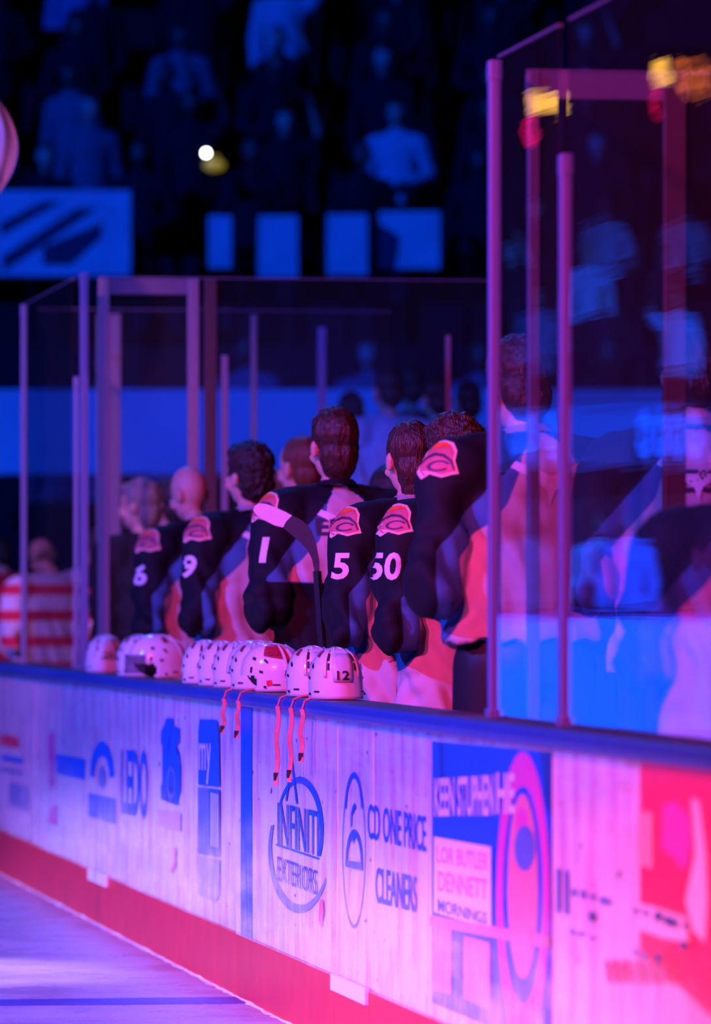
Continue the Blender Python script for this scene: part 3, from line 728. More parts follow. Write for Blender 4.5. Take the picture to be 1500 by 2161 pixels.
    for s in (-1, 1):
        cap(p_, (s*.09, 0, .94), (s*.11, .02, .52), .105*k*.9, .078*k)
        cap(p_, (s*.11, .02, .52), (s*.115, -.02, .14), .070, .058)
    sub('padded_pants' if shoes == 'skate' else 'trousers', remesh(p_, .02, 3), pants)
    for s in (-1, 1):
        f_ = bm_new(); cap(f_, (s*.115, -.04, .10), (s*.115, -.035, .20), .052, .060); cap(f_, (s*.115, -.04, .075), (s*.12, .15, .062), .046, .038)
        f_ = remesh(f_, .015, 2)
        if shoes == 'skate':
            sk = sub('skate', f_, M_rub)
            bl = bm_new(); box(bl, (s*.117-.002, -.12, -.06), (s*.117+.002, .19, .0)); box(bl, (s*.117-.010, -.10, -.02), (s*.117+.010, .17, .035), .004)
            o_ = sub('blade', bl, M_post, smooth=False, parent=sk)
        else:
            for v in f_.verts: v.co.z = max(v.co.z-.035, -.06)
            sub('shoe', f_, M_rub)
    return r
g = 'players in black, teal and white jerseys lined up on the bench'
D2 = math.radians
TEAM = [
 # px, w, ztop, yaw, kwargs
 (1108, .42, 2.17, 22, dict(label='nearest player by the tall metal post, back turned, head hidden behind the glass', pitch=.35, hair='full', hcol='brown', hem=1.00, seed=1, width=1.06, hunch=.03, emblem=True)),
 (972, .46, 1.985, 30, dict(label='player with ruffled reddish hair, number 50 on the sleeve, second from the post', pitch=.25, hair='curly', hcol='brown', hem=.84, number='50', seed=2, emblem=True)),
 (868, .46, 2.00, 26, dict(label='player with sleek straight brown hair and number 15 on the sleeve', pitch=.08, hyaw=-.1, hair='sleek', hcol='brown', hem=.84, number='15', seed=3, emblem=True, back='W', boff=-.09)),
 (706, .45, 2.095, 20, dict(label='tallest player with short dark hair, EDS name bar and the stick blade beside the shoulder', pitch=.02, hyaw=0.0, hair='full', hcol='brown', hem=.88, number='11', seed=4, emblem=True, back='EDS', boff=-.04, shirt='teamdark')),
 (527, .45, 2.03, 32, dict(label='player with bushy curly dark hair, face turned left, beside the bald player', pitch=.0, hyaw=.1, hair='curly', hcol='dark', hem=.84, number='9', seed=5, emblem=True)),
 (414, .45, 1.985, 32, dict(label='bald player in black jersey with white collar and number 6', pitch=.25, hyaw=.15, hair=None, hem=.84, number='6', seed=6, emblem=True)),
 (637, .78, 2.085, 25, dict(label='auburn haired player standing just left of the tallest player, number 19', pitch=.02, hyaw=.2, hair='short', hcol='auburn', hem=.9, number='19', seed=7, emblem=True)),
 (604, .95, 1.98, 25, dict(label='player with fair brown hair almost hidden behind the curly haired player', pitch=.1, hyaw=.3, hair='full', hcol='auburn', hem=.9, seed=8)),
 (838, 1.02, 1.93, 28, dict(label='player mostly hidden behind the sleek haired player, dark shoulder showing', pitch=.5, hair='short', hcol='dark', hem=.9, seed=9, shirt='teamdark')),
 (930, .95, 1.97, 26, dict(label='reddish haired player hidden behind the number 50 player', pitch=.3, hair='short', hcol='auburn', hem=.88, seed=10)),
 (1466, .84, 2.18, 0, dict(label='player behind the nearest glass pane with white name bar reading ES', pitch=.35, hair='short', hcol='dark', hem=.9, seed=11, back='ES', width=1.05)),
 (1572, .47, 1.86, 6, dict(label='shorter stooping player at the right edge with MO on the name bar', pitch=.5, hair='short', hcol='dark', hem=.75, seed=12, back='MO', boff=-.115, width=1.05)),
]
for px, w_, zt, yw, kw in TEAM:
    kw = dict(kw); lab = kw.pop('label')
    build_person('hockey_player', lab, 'person', px, w_, zt, D2(yw), shirt=kw.pop('shirt', 'team'), group=g, **kw)
# the man in a dark suit beyond the bench partition
M_suit = mat('dark_suit_cloth', (.015, .012, .02), .8, spec=.2)
build_person('person', 'grey haired man in a dark suit standing left of the bald player', 'person', 300, .50, 1.97, D2(35), pose=('down', 'down'), pitch=.05, hyaw=.4, hair='full', hcol='grey', shirt='suit', smat=M_suit, hem=.80, seed=21, pants=M_suit, shoes='shoe')
build_person('person', 'second suited man partly hidden behind the bald player', 'person', 352, .70, 1.99, D2(35), pose=('down', 'down'), pitch=.0, hyaw=.4, hair='short', hcol='dark', shirt='suit', smat=M_suit, hem=.80, seed=22, pants=M_suit, shoes='shoe')
# visiting players in red and white
build_person('hockey_player', 'visiting player in a red jersey with a white 8 at the left edge', 'person', 5, .45, 1.78, D2(30), shirt='redwhite', hem=.80, number='8', seed=31, hair='short', hcol='dark', pitch=.2, group='visiting players in red and white')
build_person('hockey_player', 'visiting player in red and white stripes behind the far left glass pane', 'person', 105, .45, 1.72, D2(35), shirt='stripes', hem=.80, seed=32, hair='fringe', hcol='fair', pitch=.6, width=1.2, group='visiting players in red and white')
build_person('hockey_player', 'visiting player in red and white stripes just right of the blue edged corner post', 'person', 205, .80, 1.80, D2(30), shirt='stripes', hem=.80, seed=33, hair='short', hcol='dark', pitch=.2, group='visiting players in red and white')
# spectators close behind the bench
def near_spec(px, ytop, Y, label, hcol, sm, seed, yaw=20, hair='short', width=.95):
    p_ = P(px, ytop, Y)
    build_person('spectator', label, 'person', 0, 0, p_.z, D2(yaw), pose=('down', 'down'), loc=Vector((p_.x, Y, 0)), floor=.80, hair=hair, hcol=hcol, shirt='suit', smat=sm, seed=seed, width=width, pants=M_suit, shoes='shoe', pitch=.1)
near_spec(822, 770, 31, 'spectator in a pale blue shirt between the tallest and sleek haired players', 'dark', mat('pale_blue_shirt', (.45, .6, .8), .8), 41)
near_spec(742, 822, 32.5, 'spectator in dark clothes left of the pale blue shirt', 'dark', M_suit, 42)
near_spec(925, 790, 32, 'spectator in a grey top right of the pale blue shirt', 'dark', mat('grey_top', (.12, .12, .18), .8), 43)
near_spec(868, 765, 36, 'spectator in a dark top behind the pale blue shirt', 'dark', M_suit, 44)
near_spec(990, 800, 34.5, 'spectator in a white top close to the tall metal post', 'dark', mat('white_top', (.5, .5, .6), .8), 45)

# ------------------------------------------------------------------ hockey stick
st = thing('hockey_stick', 'hockey stick held blade up, white toe and black taped heel, in front of the players', 'hockey stick', Matrix.Translation((P(672, 1200, 19.75).x, 19.75, BF)))
YS = 19.75
def spx(px, py, dy=0): p_ = P(px, py, YS); return Vector((p_.x, YS+dy, p_.z))
def blade(bm_, outline, th=.009):
    vs_ = [bm_.verts.new(spx(*q)) for q in outline]; f = bm_.faces.new(vs_)
    r = bmesh.ops.extrude_face_region(bm_, geom=[f]); bmesh.ops.translate(bm_, verts=[v for v in r['geom'] if isinstance(v, bmesh.types.BMVert)], vec=(0, th, 0))
    bmesh.ops.recalc_face_normals(bm_, faces=bm_.faces); bmesh.ops.triangulate(bm_, faces=[x for x in bm_.faces if len(x.verts) > 4])
b = bm_new(); blade(b, [(534, 1077), (537, 1068), (546, 1062), (560, 1063), (580, 1070), (602, 1080), (616, 1088), (604, 1100), (597, 1113), (580, 1109), (560, 1099), (542, 1087)]); part('toe', b, mat('white_stick_toe', (.85, .8, .8), .5), st, world=True)
b = bm_new(); blade(b, [(616, 1088), (632, 1095), (650, 1108), (660, 1125), (668, 1150), (674, 1185), (674, 1210), (664, 1210), (658, 1180), (648, 1160), (632, 1143), (612, 1126), (597, 1113), (604, 1100)]); part('taped_heel', b, mat('charcoal_tape', (.06, .055, .07), .8, bump=.5, bscale=300), st, world=True)
b = bm_new(); a0 = spx(669, 1205, .005); a1 = Vector((a0.x+.09, YS+.02, BF)); d = (a1-a0)
cap(b, a0, a1, .015, .015, 4, balls=False); part('shaft', b, M_rub, st, world=True)

# ------------------------------------------------------------------ helmets
M_pad = mat('black_helmet_padding', (.015, .015, .02), .8)
M_strap = mat('red_chin_strap', (.75, .16, .16), .6)
def shell_pt(az, el, k=1.0):
    """az 0 = back, pi = front; el from 0 (rim) to 1 (crown)"""
    a = el*PI/2
    rx, ry, rz = .088*k, .118*k, .112*k
    c = max(0, math.cos(a))**.82; s_ = max(0, math.sin(a))**.95
    ridge = 1+.022*(math.exp(-((abs(math.sin(az))-.42)/.10)**2))*(1 if el > .25 else .2)
    return Vector((rx*c*math.sin(az)*ridge, -ry*c*math.cos(az)*(1 if math.cos(az) > 0 else .96)*ridge, .060+rz*s_*ridge))
def rim_z(az):
    """height of the lower edge round the helmet"""
    f = abs(math.sin(az)); b_ = math.cos(az)          # 1 back, -1 front
    if b_ > .35: return .004
    if b_ > -.15: return .004+.0*(1-f)
    if b_ > -.45: return .004+.075*((-.15-b_)/.30)
    return .079+.010*(-b_)
def helmet_shell():
    b = bm_new(); NA, NE = 72, 20; rows = []
    for j in range(NE+1):
        row = []
        for i in range(NA):
            az = 2*PI*i/NA
            if j <= 5:
                p0 = shell_pt(az, 0); z0 = rim_z(az); kk = j/5
                z = z0+(p0.z-z0)*kk if z0 < p0.z else p0.z
                flare = 1+.03*(1-kk)*(1 if math.cos(az) > .2 else .3)
                if z0 > p0.z: pp = shell_pt(az, (z0-p0.z)/.112*.64*1.0*(kk))
                else: pp = Vector((p0.x*flare, p0.y*flare, z))
                row.append(b.verts.new(pp))
            else:
                e0 = 0
                z0 = rim_z(az); p0 = shell_pt(az, 0)
                if z0 > p0.z: e0 = (z0-p0.z)/.112*.64
                row.append(b.verts.new(shell_pt(az, e0+(1-e0)*(j-5)/(NE-5))))
        rows.append(row)
    for j in range(NE):
        for i in range(NA):
            q = (rows[j][i], rows[j][(i+1) % NA], rows[j+1][(i+1) % NA], rows[j+1][i])
            try: b.faces.new(q)
            except ValueError: pass
    bmesh.ops.remove_doubles(b, verts=b.verts, dist=.0004)
    bmesh.ops.recalc_face_normals(b, faces=b.faces)
    bvh = BVHTree.FromBMesh(b)
    # ear openings: drop faces round the ear
    kill = []
    for f in b.faces:
        c = f.calc_center_median()
        if abs(c.x) > .05 and ((c.y-.030)/.020)**2+((c.z-.036)/.026)**2 < 1: kill.append(f)
    bmesh.ops.delete(b, geom=kill, context='FACES')
    bmesh.ops.solidify(b, geom=b.faces, thickness=.005)
    return b, bvh
def on_shell(bvh, pts, off=.0015, centre=Vector((0, 0, .08)), th=.0025):
    """pts: list of (az, z) corners; makes a raised plate following the shell"""
    b = bm_new()
    n = 5; (a, b0, c, d) = pts; g_ = []
    for i in range(n+1):
        row = []
        for j in range(n+1):
            u, v = i/n, j/n
            az = (a[0]*(1-u)+b0[0]*u)*(1-v)+(d[0]*(1-u)+c[0]*u)*v
            z = (a[1]*(1-u)+b0[1]*u)*(1-v)+(d[1]*(1-u)+c[1]*u)*v
            dr = Vector((math.sin(az), -math.cos(az), 0)); o_ = Vector((0, 0, z))+dr*.4
            h = bvh.ray_cast(o_, -dr)
            p = h[0]+(h[1] if h[1].dot(dr) > 0 else -h[1])*off if h[0] is not None else Vector((0, 0, z))+dr*.05
            row.append(b.verts.new(p))
        g_.append(row)
    for i in range(n):
        for j in range(n): b.faces.new((g_[i][j], g_[i+1][j], g_[i+1][j+1], g_[i][j+1]))
    bmesh.ops.recalc_face_normals(b, faces=b.faces)
    bmesh.ops.solidify(b, geom=b.faces, thickness=-th)
    return b
HM = {}
def helmet_meshes():
    b, bvh = helmet_shell(); HM['bvh'] = bvh
    def keep(nm, bm_, m_, sm=False):
        me = bpy.data.meshes.new(nm); bm_.normal_update(); bm_.to_mesh(me); bm_.free(); me.materials.append(m_)
        if sm:
            for p in me.polygons: p.use_smooth = True
        HM.setdefault('list', []).append((nm, me))
    keep('shell', b, M_white_pl, True)
    # padding inside
    b = bm_new()
    for v in ell(b, Vector((0, -.004, .085)), (.074, .100, .080), None, 3):
        if v.co.z < .010: v.co.z = .010
    keep('padding', b, M_pad, True)
    slots = [((.42, .150), (.50, .150), (.50, .128), (.42, .128)), ((.40, .120), (.47, .120), (.46, .098), (.39, .098)),
             ((1.18, .108), (1.34, .120), (1.38, .112), (1.22, .101)), ((1.40, .076), (1.56, .079), (1.55, .070), (1.41, .067)),
             ((1.80, .122), (2.00, .126), (1.98, .116), (1.81, .112)), ((.75, .030), (1.0, .030), (1.0, .025), (.75, .025)), ((1.9, .09), (2.0, .09), (2.0, .07), (1.92, .07))]
    for sl in slots:
        for s in (1, -1):
            keep('vent', on_shell(bvh, [(s*a, z) for a, z in sl], .0012, th=.002), M_rub)
    for s in (1, -1):
        keep('shell_ridge', on_shell(bvh, [(s*.52, .165), (s*.62, .160), (s*.56, .075), (s*.47, .075)], .003, th=.004), M_white_pl, True)
        keep('bolt', on_shell(bvh, [(s*1.25, .024), (s*1.34, .024), (s*1.34, .016), (s*1.25, .016)], .003, th=.004), M_rub)
        keep('side_decal', on_shell(bvh, [(s*1.0, .160), (s*1.35, .162), (s*1.30, .142), (s*1.0, .138)], .0012, th=.001), mat('dark_red_sticker', (.22, .03, .05), .5))
    # number plate at the back
    keep('number_plate', on_shell(bvh, [(-.34, .150), (.34, .150), (.27, .060), (-.27, .060)], .003, th=.003), mat('pale_number_plate', (.7, .7, .72), .3), True)
    keep('earpiece_strap', on_shell(bvh, [(-1.95, .03), (-1.9, .03), (-1.8, .005), (-1.85, .005)], .004, th=.003), M_pad)
helmet_meshes()
def plate_text(s):
    b = ctext(s, .042, .030, .02); bvh = HM['bvh']
    for v in b.verts:
        p = Vector((v.co.x, -.3, v.co.y+.082)); h = bvh.ray_cast(p, Vector((0, 1, 0))); v.co = (h[0] if h[0] else p)+Vector((0, -.0095, 0))
    return b
def helmet(px, yaw, label, text=None, w_=.068, straps=True, z=CAPZ1, tilt=0.0, scale=.97, red=False, visor=False, strap_px=None):
    pos = ray_w(px, w_); pos.z = z
    M = Matrix.Translation(pos) @ Matrix.Rotation(yaw, 4, 'Z') @ Matrix.Rotation(tilt, 4, 'X')
    r = thing('hockey_helmet', label, 'helmet', M, 'white hockey helmets set out on the cap rail'); r.scale = (scale,)*3
    for nm, me in HM['list']:
        o_ = bpy.data.objects.new(nm, me); COL.objects.link(o_); o_.parent = r
    if text: part('number', plate_text(text), M_rub, r)['label'] = 'black number '+text
    if red:
        bvh = HM['bvh']
        for s in (-1,):
            part('side_band', on_shell(bvh, [(s*.40, .166), (s*1.50, .170), (s*1.42, .128), (s*.36, .114)], .0022, th=.0015), mat('dark_red_band', (.45, .02, .05), .4), r)
            b = ctext('WESTERN', .120, .026, .01)
            for v in b.verts:
                az = s*(.95-v.co.x*7.0); zz = .142+v.co.y+v.co.x*.0; dr = Vector((math.sin(az), -math.cos(az), 0))
                h = bvh.ray_cast(Vector((0, 0, zz))+dr*.4, -dr); v.co = (h[0] if h[0] else dr*.09)+dr*.0045
            part('band_lettering', b, M_rub, r)['label'] = 'dark WESTERN lettering'
            part('ear_sticker', on_shell(bvh, [(-1.05, .045), (-1.25, .042), (-1.22, .022), (-1.02, .026)], .0022, th=.001), M_red, r)
    if visor:
        b = bm_new(); rows = []
        for j in range(8):
            rows.append([b.verts.new(shell_pt(PI+(-1.15+2.3*i/20), .12, 1.05)-Vector((0, -.008, .075*j/7-.012))) for i in range(21)])
        for a_, c_ in zip(rows, rows[1:]):
            for k in range(20): b.faces.new((a_[k], a_[k+1], c_[k+1], c_[k]))
        bmesh.ops.solidify(b, geom=b.faces, thickness=.002)
        part('visor', b, glass_mat('smoked_visor', .02, .05, (.55, .5, .6)), r, smooth=True)
    # chin strap over the front of the cap rail
    if straps:
        root = W(T(px, w_)-.0, .02, z+.01)
        for q, (dx, ln) in enumerate(straps):
            t = T(px, w_)+dx
            p0 = W(t, .02, z+.012)
            pts = [p0, W(t-.01, -.01, z+.008), W(t-.015, -.036, z-.002), W(t-.018, -.045, z-.03)]
            n_ = 9
            for k in range(1, n_+1): pts.append(W(t-.018+.012*math.sin(k*.7+q), -.046+.004*math.sin(k*1.3), z-.03-ln*k/n_))
            b = bm_new(); tube(b, pts[:4], .0035, 6); strip(b, pts[3:], TX*.012+WX*.012, (TX-WX).normalized()); 
            so = part('chin_strap', b, M_strap, None, world=False)
            bm2 = bmesh.new(); bm2.from_mesh(so.data); Mi = (M @ Matrix.Scale(scale, 4)).inverted(); bm2.transform(Mi); bm2.to_mesh(so.data); bm2.free(); so.parent = r
            if ln > .1:
                b = bm_new(); e_ = pts[-2]; box(b, (-.008, -.005, -.013), (.008, .005, .013), .002, Matrix.Translation(e_)); b.transform(Mi); bk = part('buckle', b, M_rub, so)
    return r
def hp(left, Wd=.172, w_=.068):
    """centre pixel of a helmet whose left edge is at this pixel"""
    Y = ray_w(left+50, w_).y; return left+Wd/2*F/Y
Y20 = D2(20)
helmet(708, D2(12), 'nearest white hockey helmet, with the number 12 on its back plate', '12', straps=[(-.20, .24), (.05, .17)])
helmet(hp(604), D2(18), 'white helmet tucked just behind the number 12 helmet', straps=[(0, .26)])
helmet(572, D2(62), 'white helmet turned side on with a dark red WESTERN band', red=True, straps=[(0, .13)])
helmet(hp(486), D2(20), 'white helmet directly left of the one with the red band', straps=[(.04, .12)])
helmet(hp(449), D2(20), 'white helmet second to the left of the red band helmet', straps=None)
helmet(hp(418), D2(20), 'white helmet third to the left of the red band helmet', straps=None)
helmet(hp(384), D2(20), 'white helmet next to the right of the large helmet with a visor', straps=None)
helmet(330, D2(100), 'large white helmet seen from the side with a visor and a dark face opening', visor=True, straps=None, scale=1.03)
helmet(292, D2(20), 'white helmet mostly hidden behind the helmet with a visor', straps=None, scale=1.0)
helmet(222, D2(8), 'farthest blurred white helmet at the left end of the row', '25', straps=None)
helmet(540, D2(60), 'white helmet peeping out above and behind the red band helmet', straps=None, w_=.12, z=CAPZ1, scale=1.0)
# water bottle by the visor helmet
bt = thing('water_bottle', 'small bright blue bottle standing between the two farthest helmets', 'bottle', Matrix.Translation(ray_w(266, .02)+Vector((0, 0, CAPZ1))))
b = bm_new(); cap(b, (0, 0, .0), (0, 0, .05), .012, .012, 16, False); part('bottle_body', b, mat('blue_bottle_plastic', (.02, .2, .85), .3), bt)
b = bm_new(); cap(b, (0, 0, .05), (0, 0, .072), .009, .006, 16, False); part('bottle_cap', b, M_rub, bt)

# ------------------------------------------------------------------ far stands, banners, crowd
def banner(px0, px1, y0, y1, Y, m, label, stripes=None, group=None, name='banner'):
    a = P(px0, y1, Y); c = P(px1, y0, Y)
    r = thing(name, label, 'banner', Matrix.Translation(a), group)
    b = bm_new(); box(b, (a.x, Y, a.z), (c.x, Y+.05, c.z)); part('cloth', b, m, r, world=True)
    for s in stripes or []:
        b = bm_new(); vs_ = [b.verts.new(Vector((P(x, y, Y).x, Y-.004, P(x, y, Y).z))) for x, y in s]; b.faces.new(vs_); bmesh.ops.recalc_face_normals(b, faces=b.faces)
        part('printed_stripe', b, M_dkp, r, world=True)
M_dkp = mat('dark_banner_print', (.03, .04, .08), .7)
M_ban = mat('white_banner_cloth', (.75, .75, .8), .8, var=.35, scale=3)
YB = 44.0
# terraces facing the rink
bm = bm_new()
for k in range(14):
    z = 3.35+.42*k; y = YB+1.0+.8*k
    box(bm, (-9, y, 0), (9, y+.8, z))
o = part('floor_terrace', bm, M_seatfloor); tag(o, kind='structure')
bm = bm_new(); box(bm, (-9, YB+.045, 0), (9, YB+.95, 3.35)); o = part('wall_balcony', bm, M_seatfloor); tag(o, kind='structure')
bm = bm_new(); box(bm, (-9, YB+13, 0), (9, YB+13.3, 14)); o = part('wall_far', bm, M_seatfloor); tag(o, kind='structure')
bm = bm_new(); box(bm, (-3.2, 39, 0), (6, YB, 1.05)); o = part('floor_concourse', bm, M_seatfloor); tag(o, kind='structure')
bm = bm_new(); box(bm, (-3.2, 40.4, Zat(1000, 40.4)), (6, 40.5, Zat(822, 40.4))); o = part('trim_1', bm, mat('pale_fascia_panel', (.72, .75, .85), .7, var=.35, scale=1.2)); tag(o, kind='structure')
banner(-20, 275, 402, 582, YB, M_ban, 'wide pale banner with dark diagonal stripes at the upper left', [[(0, 470), (90, 425), (130, 425), (0, 500)], [(5, 540), (160, 440), (205, 440), (5, 575)], [(90, 520), (215, 470), (215, 500), (150, 560), (90, 560)]])
banner(440, 488, 455, 565, YB, M_ban, 'narrow pale banner panel left of the middle of the balcony')
banner(545, 628, 455, 585, YB, M_ban, 'pale banner panel in the middle of the balcony')
banner(690, 775, 452, 580, YB, M_ban, 'pale banner panel right of the middle of the balcony')
banner(800, 928, 446, 566, YB, M_ban, 'widest pale banner panel nearest the tall metal post', [[(800, 470), (845, 500), (835, 566), (800, 566)]])
M_crowd = mat('black_crowd_cloth', (.005, .004, .006), .9, spec=.1)
def spec_mesh(pose, voxel=.03):
    b = body_bm(pose, headM(.05, 0), voxel); me = bpy.data.meshes.new('spectator')
    for f in b.faces:
        c = f.calc_center_median(); r_ = Vector((c.x, c.y)).length
        if c.z > 1.60: f.material_index = 1 if (c.z > 1.80 or c.y < .0) and abs(c.x) < .12 else 0
        elif c.z < .95: f.material_index = 3
        else: f.material_index = 2
        if pose[0] == 'raise' and c.z > 1.75 and abs(c.x) > .14: f.material_index = 0
    for v in b.verts:
        if .9 < v.co.z < 1.58: v.co = v.co+v.normal*.03
    zm = min(v.co.z for v in b.verts); bmesh.ops.translate(b, verts=b.verts, vec=(0, 0, -zm))
    b.to_mesh(me); b.free()
    for m_ in (M_skin, M_hair['dark'], M_crowd, M_crowd): me.materials.append(m_)
    for p in me.polygons: p.use_smooth = True
    return me
SM = [spec_mesh(('down', 'down')), spec_mesh(('front', 'front')), spec_mesh(('raise', 'down')), spec_mesh(('raise', 'raise'))]
M_dskin = mat('deep_skin', (.16, .07, .045), .5)
M_lt = mat('pale_shirt', (.6, .6, .65), .8); M_mid = mat('mid_grey_shirt', (.16, .16, .2), .8)
def spectator(loc, me, shirt, yaw, label, group, sc=1.0):
    o_ = bpy.data.objects.new('spectator', me); COL.objects.link(o_); o_.location = loc; o_.rotation_euler = (0, 0, yaw); o_.scale = (sc,)*3
    o_.material_slots[2].link = 'OBJECT'; o_.material_slots[2].material = shirt
    o_.material_slots[0].link = 'OBJECT'; o_.material_slots[0].material = M_dskin if random.random() < .6 else M_skin
    return tag(o_, label, 'person', group)
M_mid2 = mat('faded_blue_shirt', (.2, .25, .4), .8)
# pale shirted people who catch the blue light
SPECIAL = ((372, 175, 50, 2, 'right of the middle of the upper left crowd, arm raised'), (600, 330, 48.4, 2, 'just above the middle banner panel'), (55, 170, 51.6, 1, 'at the far upper left'),
           (160, 240, 49.2, 0, 'below and right of the one at the far upper left'), (905, 200, 50, 0, 'near the tall metal post'))
for px, py, Y, m_, lb in SPECIAL:
    k = round((Y-YB-1.35)/.8); z = 3.35+.42*k; q = P(px, py, YB+1.35+.8*k)
    spectator((q.x, YB+1.35+.8*k, z), SM[m_], M_lt if m_ == 2 else M_mid2, PI+random.uniform(-.6, .6), 'pale shirted spectator lit blue '+lb, 'blue lit pale shirts in the upper terrace')
# crowd rows on the terrace facing the camera
for k in range(14):
    z = 3.35+.42*k; y = YB+1.35+.8*k; taken = [P(q[0], 0, y).x for q in SPECIAL if round((q[2]-YB-1.35)/.8) == k]
    x = -3.4+random.random()*.4
    while x < 2.2:
        if any(abs(x-q) < .7 for q in taken): x += .3; continue
        sh = random.choices([M_suit, M_mid, M_lt], [.88, .11, .01])[0]
        lab = {id(M_suit): 'blurred dark clothed spectator standing in the unlit upper terrace', id(M_mid): 'blurred grey shirted spectator standing in the unlit upper terrace', id(M_lt): 'blurred pale shirted spectator standing in the unlit upper terrace'}[id(sh)]
        spectator((x, y, z), random.choice(SM[:3]), sh, PI+random.uniform(-.5, .5), lab, {id(M_suit): 'dark clothed spectators in the upper terrace', id(M_mid): 'grey shirted spectators in the upper terrace', id(M_lt): 'pale shirted spectators in the upper terrace'}[id(sh)], random.uniform(.88, 1.0))
        x += random.uniform(.74, 1.0)
# a flag drooping at the left edge, its pole just outside the frame
YF = 24.0; fp = P(-70, 1000, YF)
fl = thing('flag', 'pink lit drooping flag at the left edge, above the boards', 'flag', Matrix.Translation((fp.x, YF, 0)))
b = bm_new(); cap(b, (0, 0, 0), (0, 0, 3.72), .016, .014, 12, False); part('pole', b, M_post, fl)
b = bm_new(); rows = []
for i in range(25):
    v = i/24; z = 3.62-.62*v; hw = .02+.18*math.sin(PI*min(1, v*.95+.05))**.8
    rows.append([b.verts.new((.015+hw*u, .035*math.sin(u*14+v*3)*(.3+u), z-.06*u*(1-v))) for u in [k/14 for k in range(15)]])
for a_, c_ in zip(rows, rows[1:]):
    for k in range(14): b.faces.new((a_[k], a_[k+1], c_[k+1], c_[k]))
bmesh.ops.solidify(b, geom=b.faces, thickness=.003)
part('cloth', b, mat('pale_flag_cloth', (.75, .6, .68), .8), fl, smooth=True)
# lower rows in front of the balcony wall
for y, z, n in ((41.6, 1.05, 9), (43.0, 1.05, 8)):
    x = -2.9
    while x < 3.2:
        spectator((x, y, z+ (.55 if y > 42 else .2)), random.choice(SM[:2]), random.choice([M_suit, M_mid]), PI+random.uniform(-.5, .5), 'blurred spectator behind the pale fascia below the balcony', 'spectators between the fascia and the balcony', random.uniform(.9, 1.0)); x += random.uniform(.75, 1.1)
bm = bm_new(); box(bm, (-3.2, 41.2, 1.05), (4, 42.3, 1.25)); box(bm, (-3.2, 42.6, 1.05), (4, 43.5, 1.6)); o = part('floor_row', bm, M_seatfloor); tag(o, kind='structure')
# phone light and the gold thing under it
YP = 44.85; pp = P(435, 323, YP)
ph = thing('phone', 'phone held up with its torch shining in the dark upper stands', 'phone', Matrix.Translation(pp))
b = bm_new(); box(b, (-.035, 0, -.07), (.035, .009, .07), .003); part('phone_case', b, M_rub, ph)
b = bm_new()
for v in ell(b, Vector((0, -.006, .0)), (.020, .005, .020), None, 2): pass
part('torch_light', b, mat('torch_emitter', (1, 1, .93), emit=28), ph)
bg = thing('bag', 'small gold coloured bag just under the phone light', 'bag', Matrix.Translation(P(452, 349, 44.85)))
b = bm_new(); ell(b, Vector((0, 0, 0)), (.085, .04, .045)); part('bag_body', b, mat('gold_foil', (.9, .65, .05), .4, emit=.25), bg, smooth=True)
b = bm_new(); tube(b, [(-.04, 0, .03), (-.03, 0, .07), (.03, 0, .07), (.04, 0, .03)], .006); part('handle', b, mat('gold_foil', (.9, .65, .05)), bg)

# ------------------------------------------------------------------ the far end of the rink, seen mirrored in the near panes
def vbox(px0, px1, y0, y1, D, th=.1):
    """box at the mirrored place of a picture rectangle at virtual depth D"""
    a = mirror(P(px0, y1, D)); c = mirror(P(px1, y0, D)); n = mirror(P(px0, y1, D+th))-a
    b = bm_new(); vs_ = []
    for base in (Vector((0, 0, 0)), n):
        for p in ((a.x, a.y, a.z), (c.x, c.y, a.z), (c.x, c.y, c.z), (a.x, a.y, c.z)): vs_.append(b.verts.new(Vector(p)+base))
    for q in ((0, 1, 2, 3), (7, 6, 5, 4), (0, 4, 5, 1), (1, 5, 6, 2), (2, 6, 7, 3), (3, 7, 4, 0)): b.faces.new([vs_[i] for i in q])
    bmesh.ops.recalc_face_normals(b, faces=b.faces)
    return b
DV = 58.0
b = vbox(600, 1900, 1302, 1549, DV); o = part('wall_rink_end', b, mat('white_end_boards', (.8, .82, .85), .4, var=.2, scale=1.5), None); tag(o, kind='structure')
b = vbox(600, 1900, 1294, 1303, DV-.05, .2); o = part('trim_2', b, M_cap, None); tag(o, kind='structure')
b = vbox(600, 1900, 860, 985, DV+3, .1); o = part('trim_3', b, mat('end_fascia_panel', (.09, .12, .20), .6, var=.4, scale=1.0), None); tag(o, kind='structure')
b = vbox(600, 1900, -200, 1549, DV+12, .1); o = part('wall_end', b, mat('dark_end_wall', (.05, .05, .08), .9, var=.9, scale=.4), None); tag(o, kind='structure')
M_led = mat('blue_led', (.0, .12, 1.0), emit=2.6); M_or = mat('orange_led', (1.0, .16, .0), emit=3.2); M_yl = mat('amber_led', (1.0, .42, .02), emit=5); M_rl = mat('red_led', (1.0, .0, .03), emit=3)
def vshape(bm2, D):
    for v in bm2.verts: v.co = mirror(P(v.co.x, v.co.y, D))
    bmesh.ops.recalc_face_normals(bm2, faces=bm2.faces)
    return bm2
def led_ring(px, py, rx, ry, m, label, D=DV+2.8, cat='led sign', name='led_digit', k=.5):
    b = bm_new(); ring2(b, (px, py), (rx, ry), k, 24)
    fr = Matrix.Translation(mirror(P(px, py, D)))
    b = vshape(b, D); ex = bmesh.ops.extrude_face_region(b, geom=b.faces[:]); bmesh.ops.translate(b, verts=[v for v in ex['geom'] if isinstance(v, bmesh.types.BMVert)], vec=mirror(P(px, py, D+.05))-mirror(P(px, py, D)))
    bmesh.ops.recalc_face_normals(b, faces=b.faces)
    o_ = part(name, b, m, None, world=True, M=fr); tag(o_, label, cat, 'glowing digits of the far end displays'); return o_
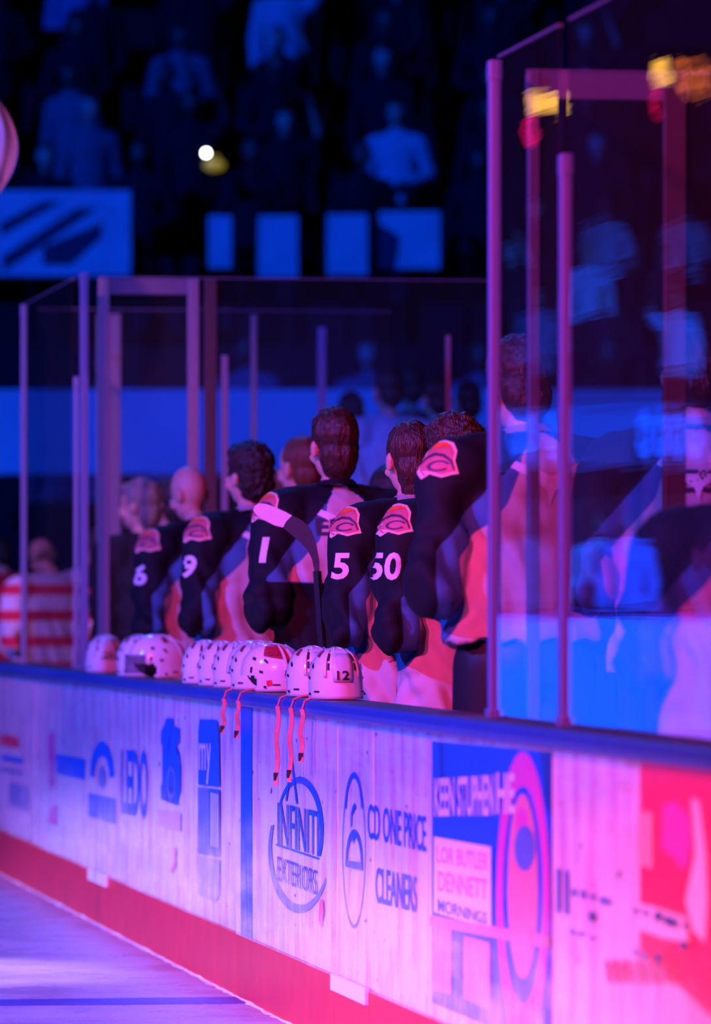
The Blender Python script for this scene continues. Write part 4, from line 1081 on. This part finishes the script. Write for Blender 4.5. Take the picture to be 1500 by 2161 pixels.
for x, n_ in ((1090, 'leftmost'), (1120, 'middle'), (1168, 'rightmost')): led_ring(x, 920, 13, 44, M_led, n_+' of three blue glowing digits between the near posts')
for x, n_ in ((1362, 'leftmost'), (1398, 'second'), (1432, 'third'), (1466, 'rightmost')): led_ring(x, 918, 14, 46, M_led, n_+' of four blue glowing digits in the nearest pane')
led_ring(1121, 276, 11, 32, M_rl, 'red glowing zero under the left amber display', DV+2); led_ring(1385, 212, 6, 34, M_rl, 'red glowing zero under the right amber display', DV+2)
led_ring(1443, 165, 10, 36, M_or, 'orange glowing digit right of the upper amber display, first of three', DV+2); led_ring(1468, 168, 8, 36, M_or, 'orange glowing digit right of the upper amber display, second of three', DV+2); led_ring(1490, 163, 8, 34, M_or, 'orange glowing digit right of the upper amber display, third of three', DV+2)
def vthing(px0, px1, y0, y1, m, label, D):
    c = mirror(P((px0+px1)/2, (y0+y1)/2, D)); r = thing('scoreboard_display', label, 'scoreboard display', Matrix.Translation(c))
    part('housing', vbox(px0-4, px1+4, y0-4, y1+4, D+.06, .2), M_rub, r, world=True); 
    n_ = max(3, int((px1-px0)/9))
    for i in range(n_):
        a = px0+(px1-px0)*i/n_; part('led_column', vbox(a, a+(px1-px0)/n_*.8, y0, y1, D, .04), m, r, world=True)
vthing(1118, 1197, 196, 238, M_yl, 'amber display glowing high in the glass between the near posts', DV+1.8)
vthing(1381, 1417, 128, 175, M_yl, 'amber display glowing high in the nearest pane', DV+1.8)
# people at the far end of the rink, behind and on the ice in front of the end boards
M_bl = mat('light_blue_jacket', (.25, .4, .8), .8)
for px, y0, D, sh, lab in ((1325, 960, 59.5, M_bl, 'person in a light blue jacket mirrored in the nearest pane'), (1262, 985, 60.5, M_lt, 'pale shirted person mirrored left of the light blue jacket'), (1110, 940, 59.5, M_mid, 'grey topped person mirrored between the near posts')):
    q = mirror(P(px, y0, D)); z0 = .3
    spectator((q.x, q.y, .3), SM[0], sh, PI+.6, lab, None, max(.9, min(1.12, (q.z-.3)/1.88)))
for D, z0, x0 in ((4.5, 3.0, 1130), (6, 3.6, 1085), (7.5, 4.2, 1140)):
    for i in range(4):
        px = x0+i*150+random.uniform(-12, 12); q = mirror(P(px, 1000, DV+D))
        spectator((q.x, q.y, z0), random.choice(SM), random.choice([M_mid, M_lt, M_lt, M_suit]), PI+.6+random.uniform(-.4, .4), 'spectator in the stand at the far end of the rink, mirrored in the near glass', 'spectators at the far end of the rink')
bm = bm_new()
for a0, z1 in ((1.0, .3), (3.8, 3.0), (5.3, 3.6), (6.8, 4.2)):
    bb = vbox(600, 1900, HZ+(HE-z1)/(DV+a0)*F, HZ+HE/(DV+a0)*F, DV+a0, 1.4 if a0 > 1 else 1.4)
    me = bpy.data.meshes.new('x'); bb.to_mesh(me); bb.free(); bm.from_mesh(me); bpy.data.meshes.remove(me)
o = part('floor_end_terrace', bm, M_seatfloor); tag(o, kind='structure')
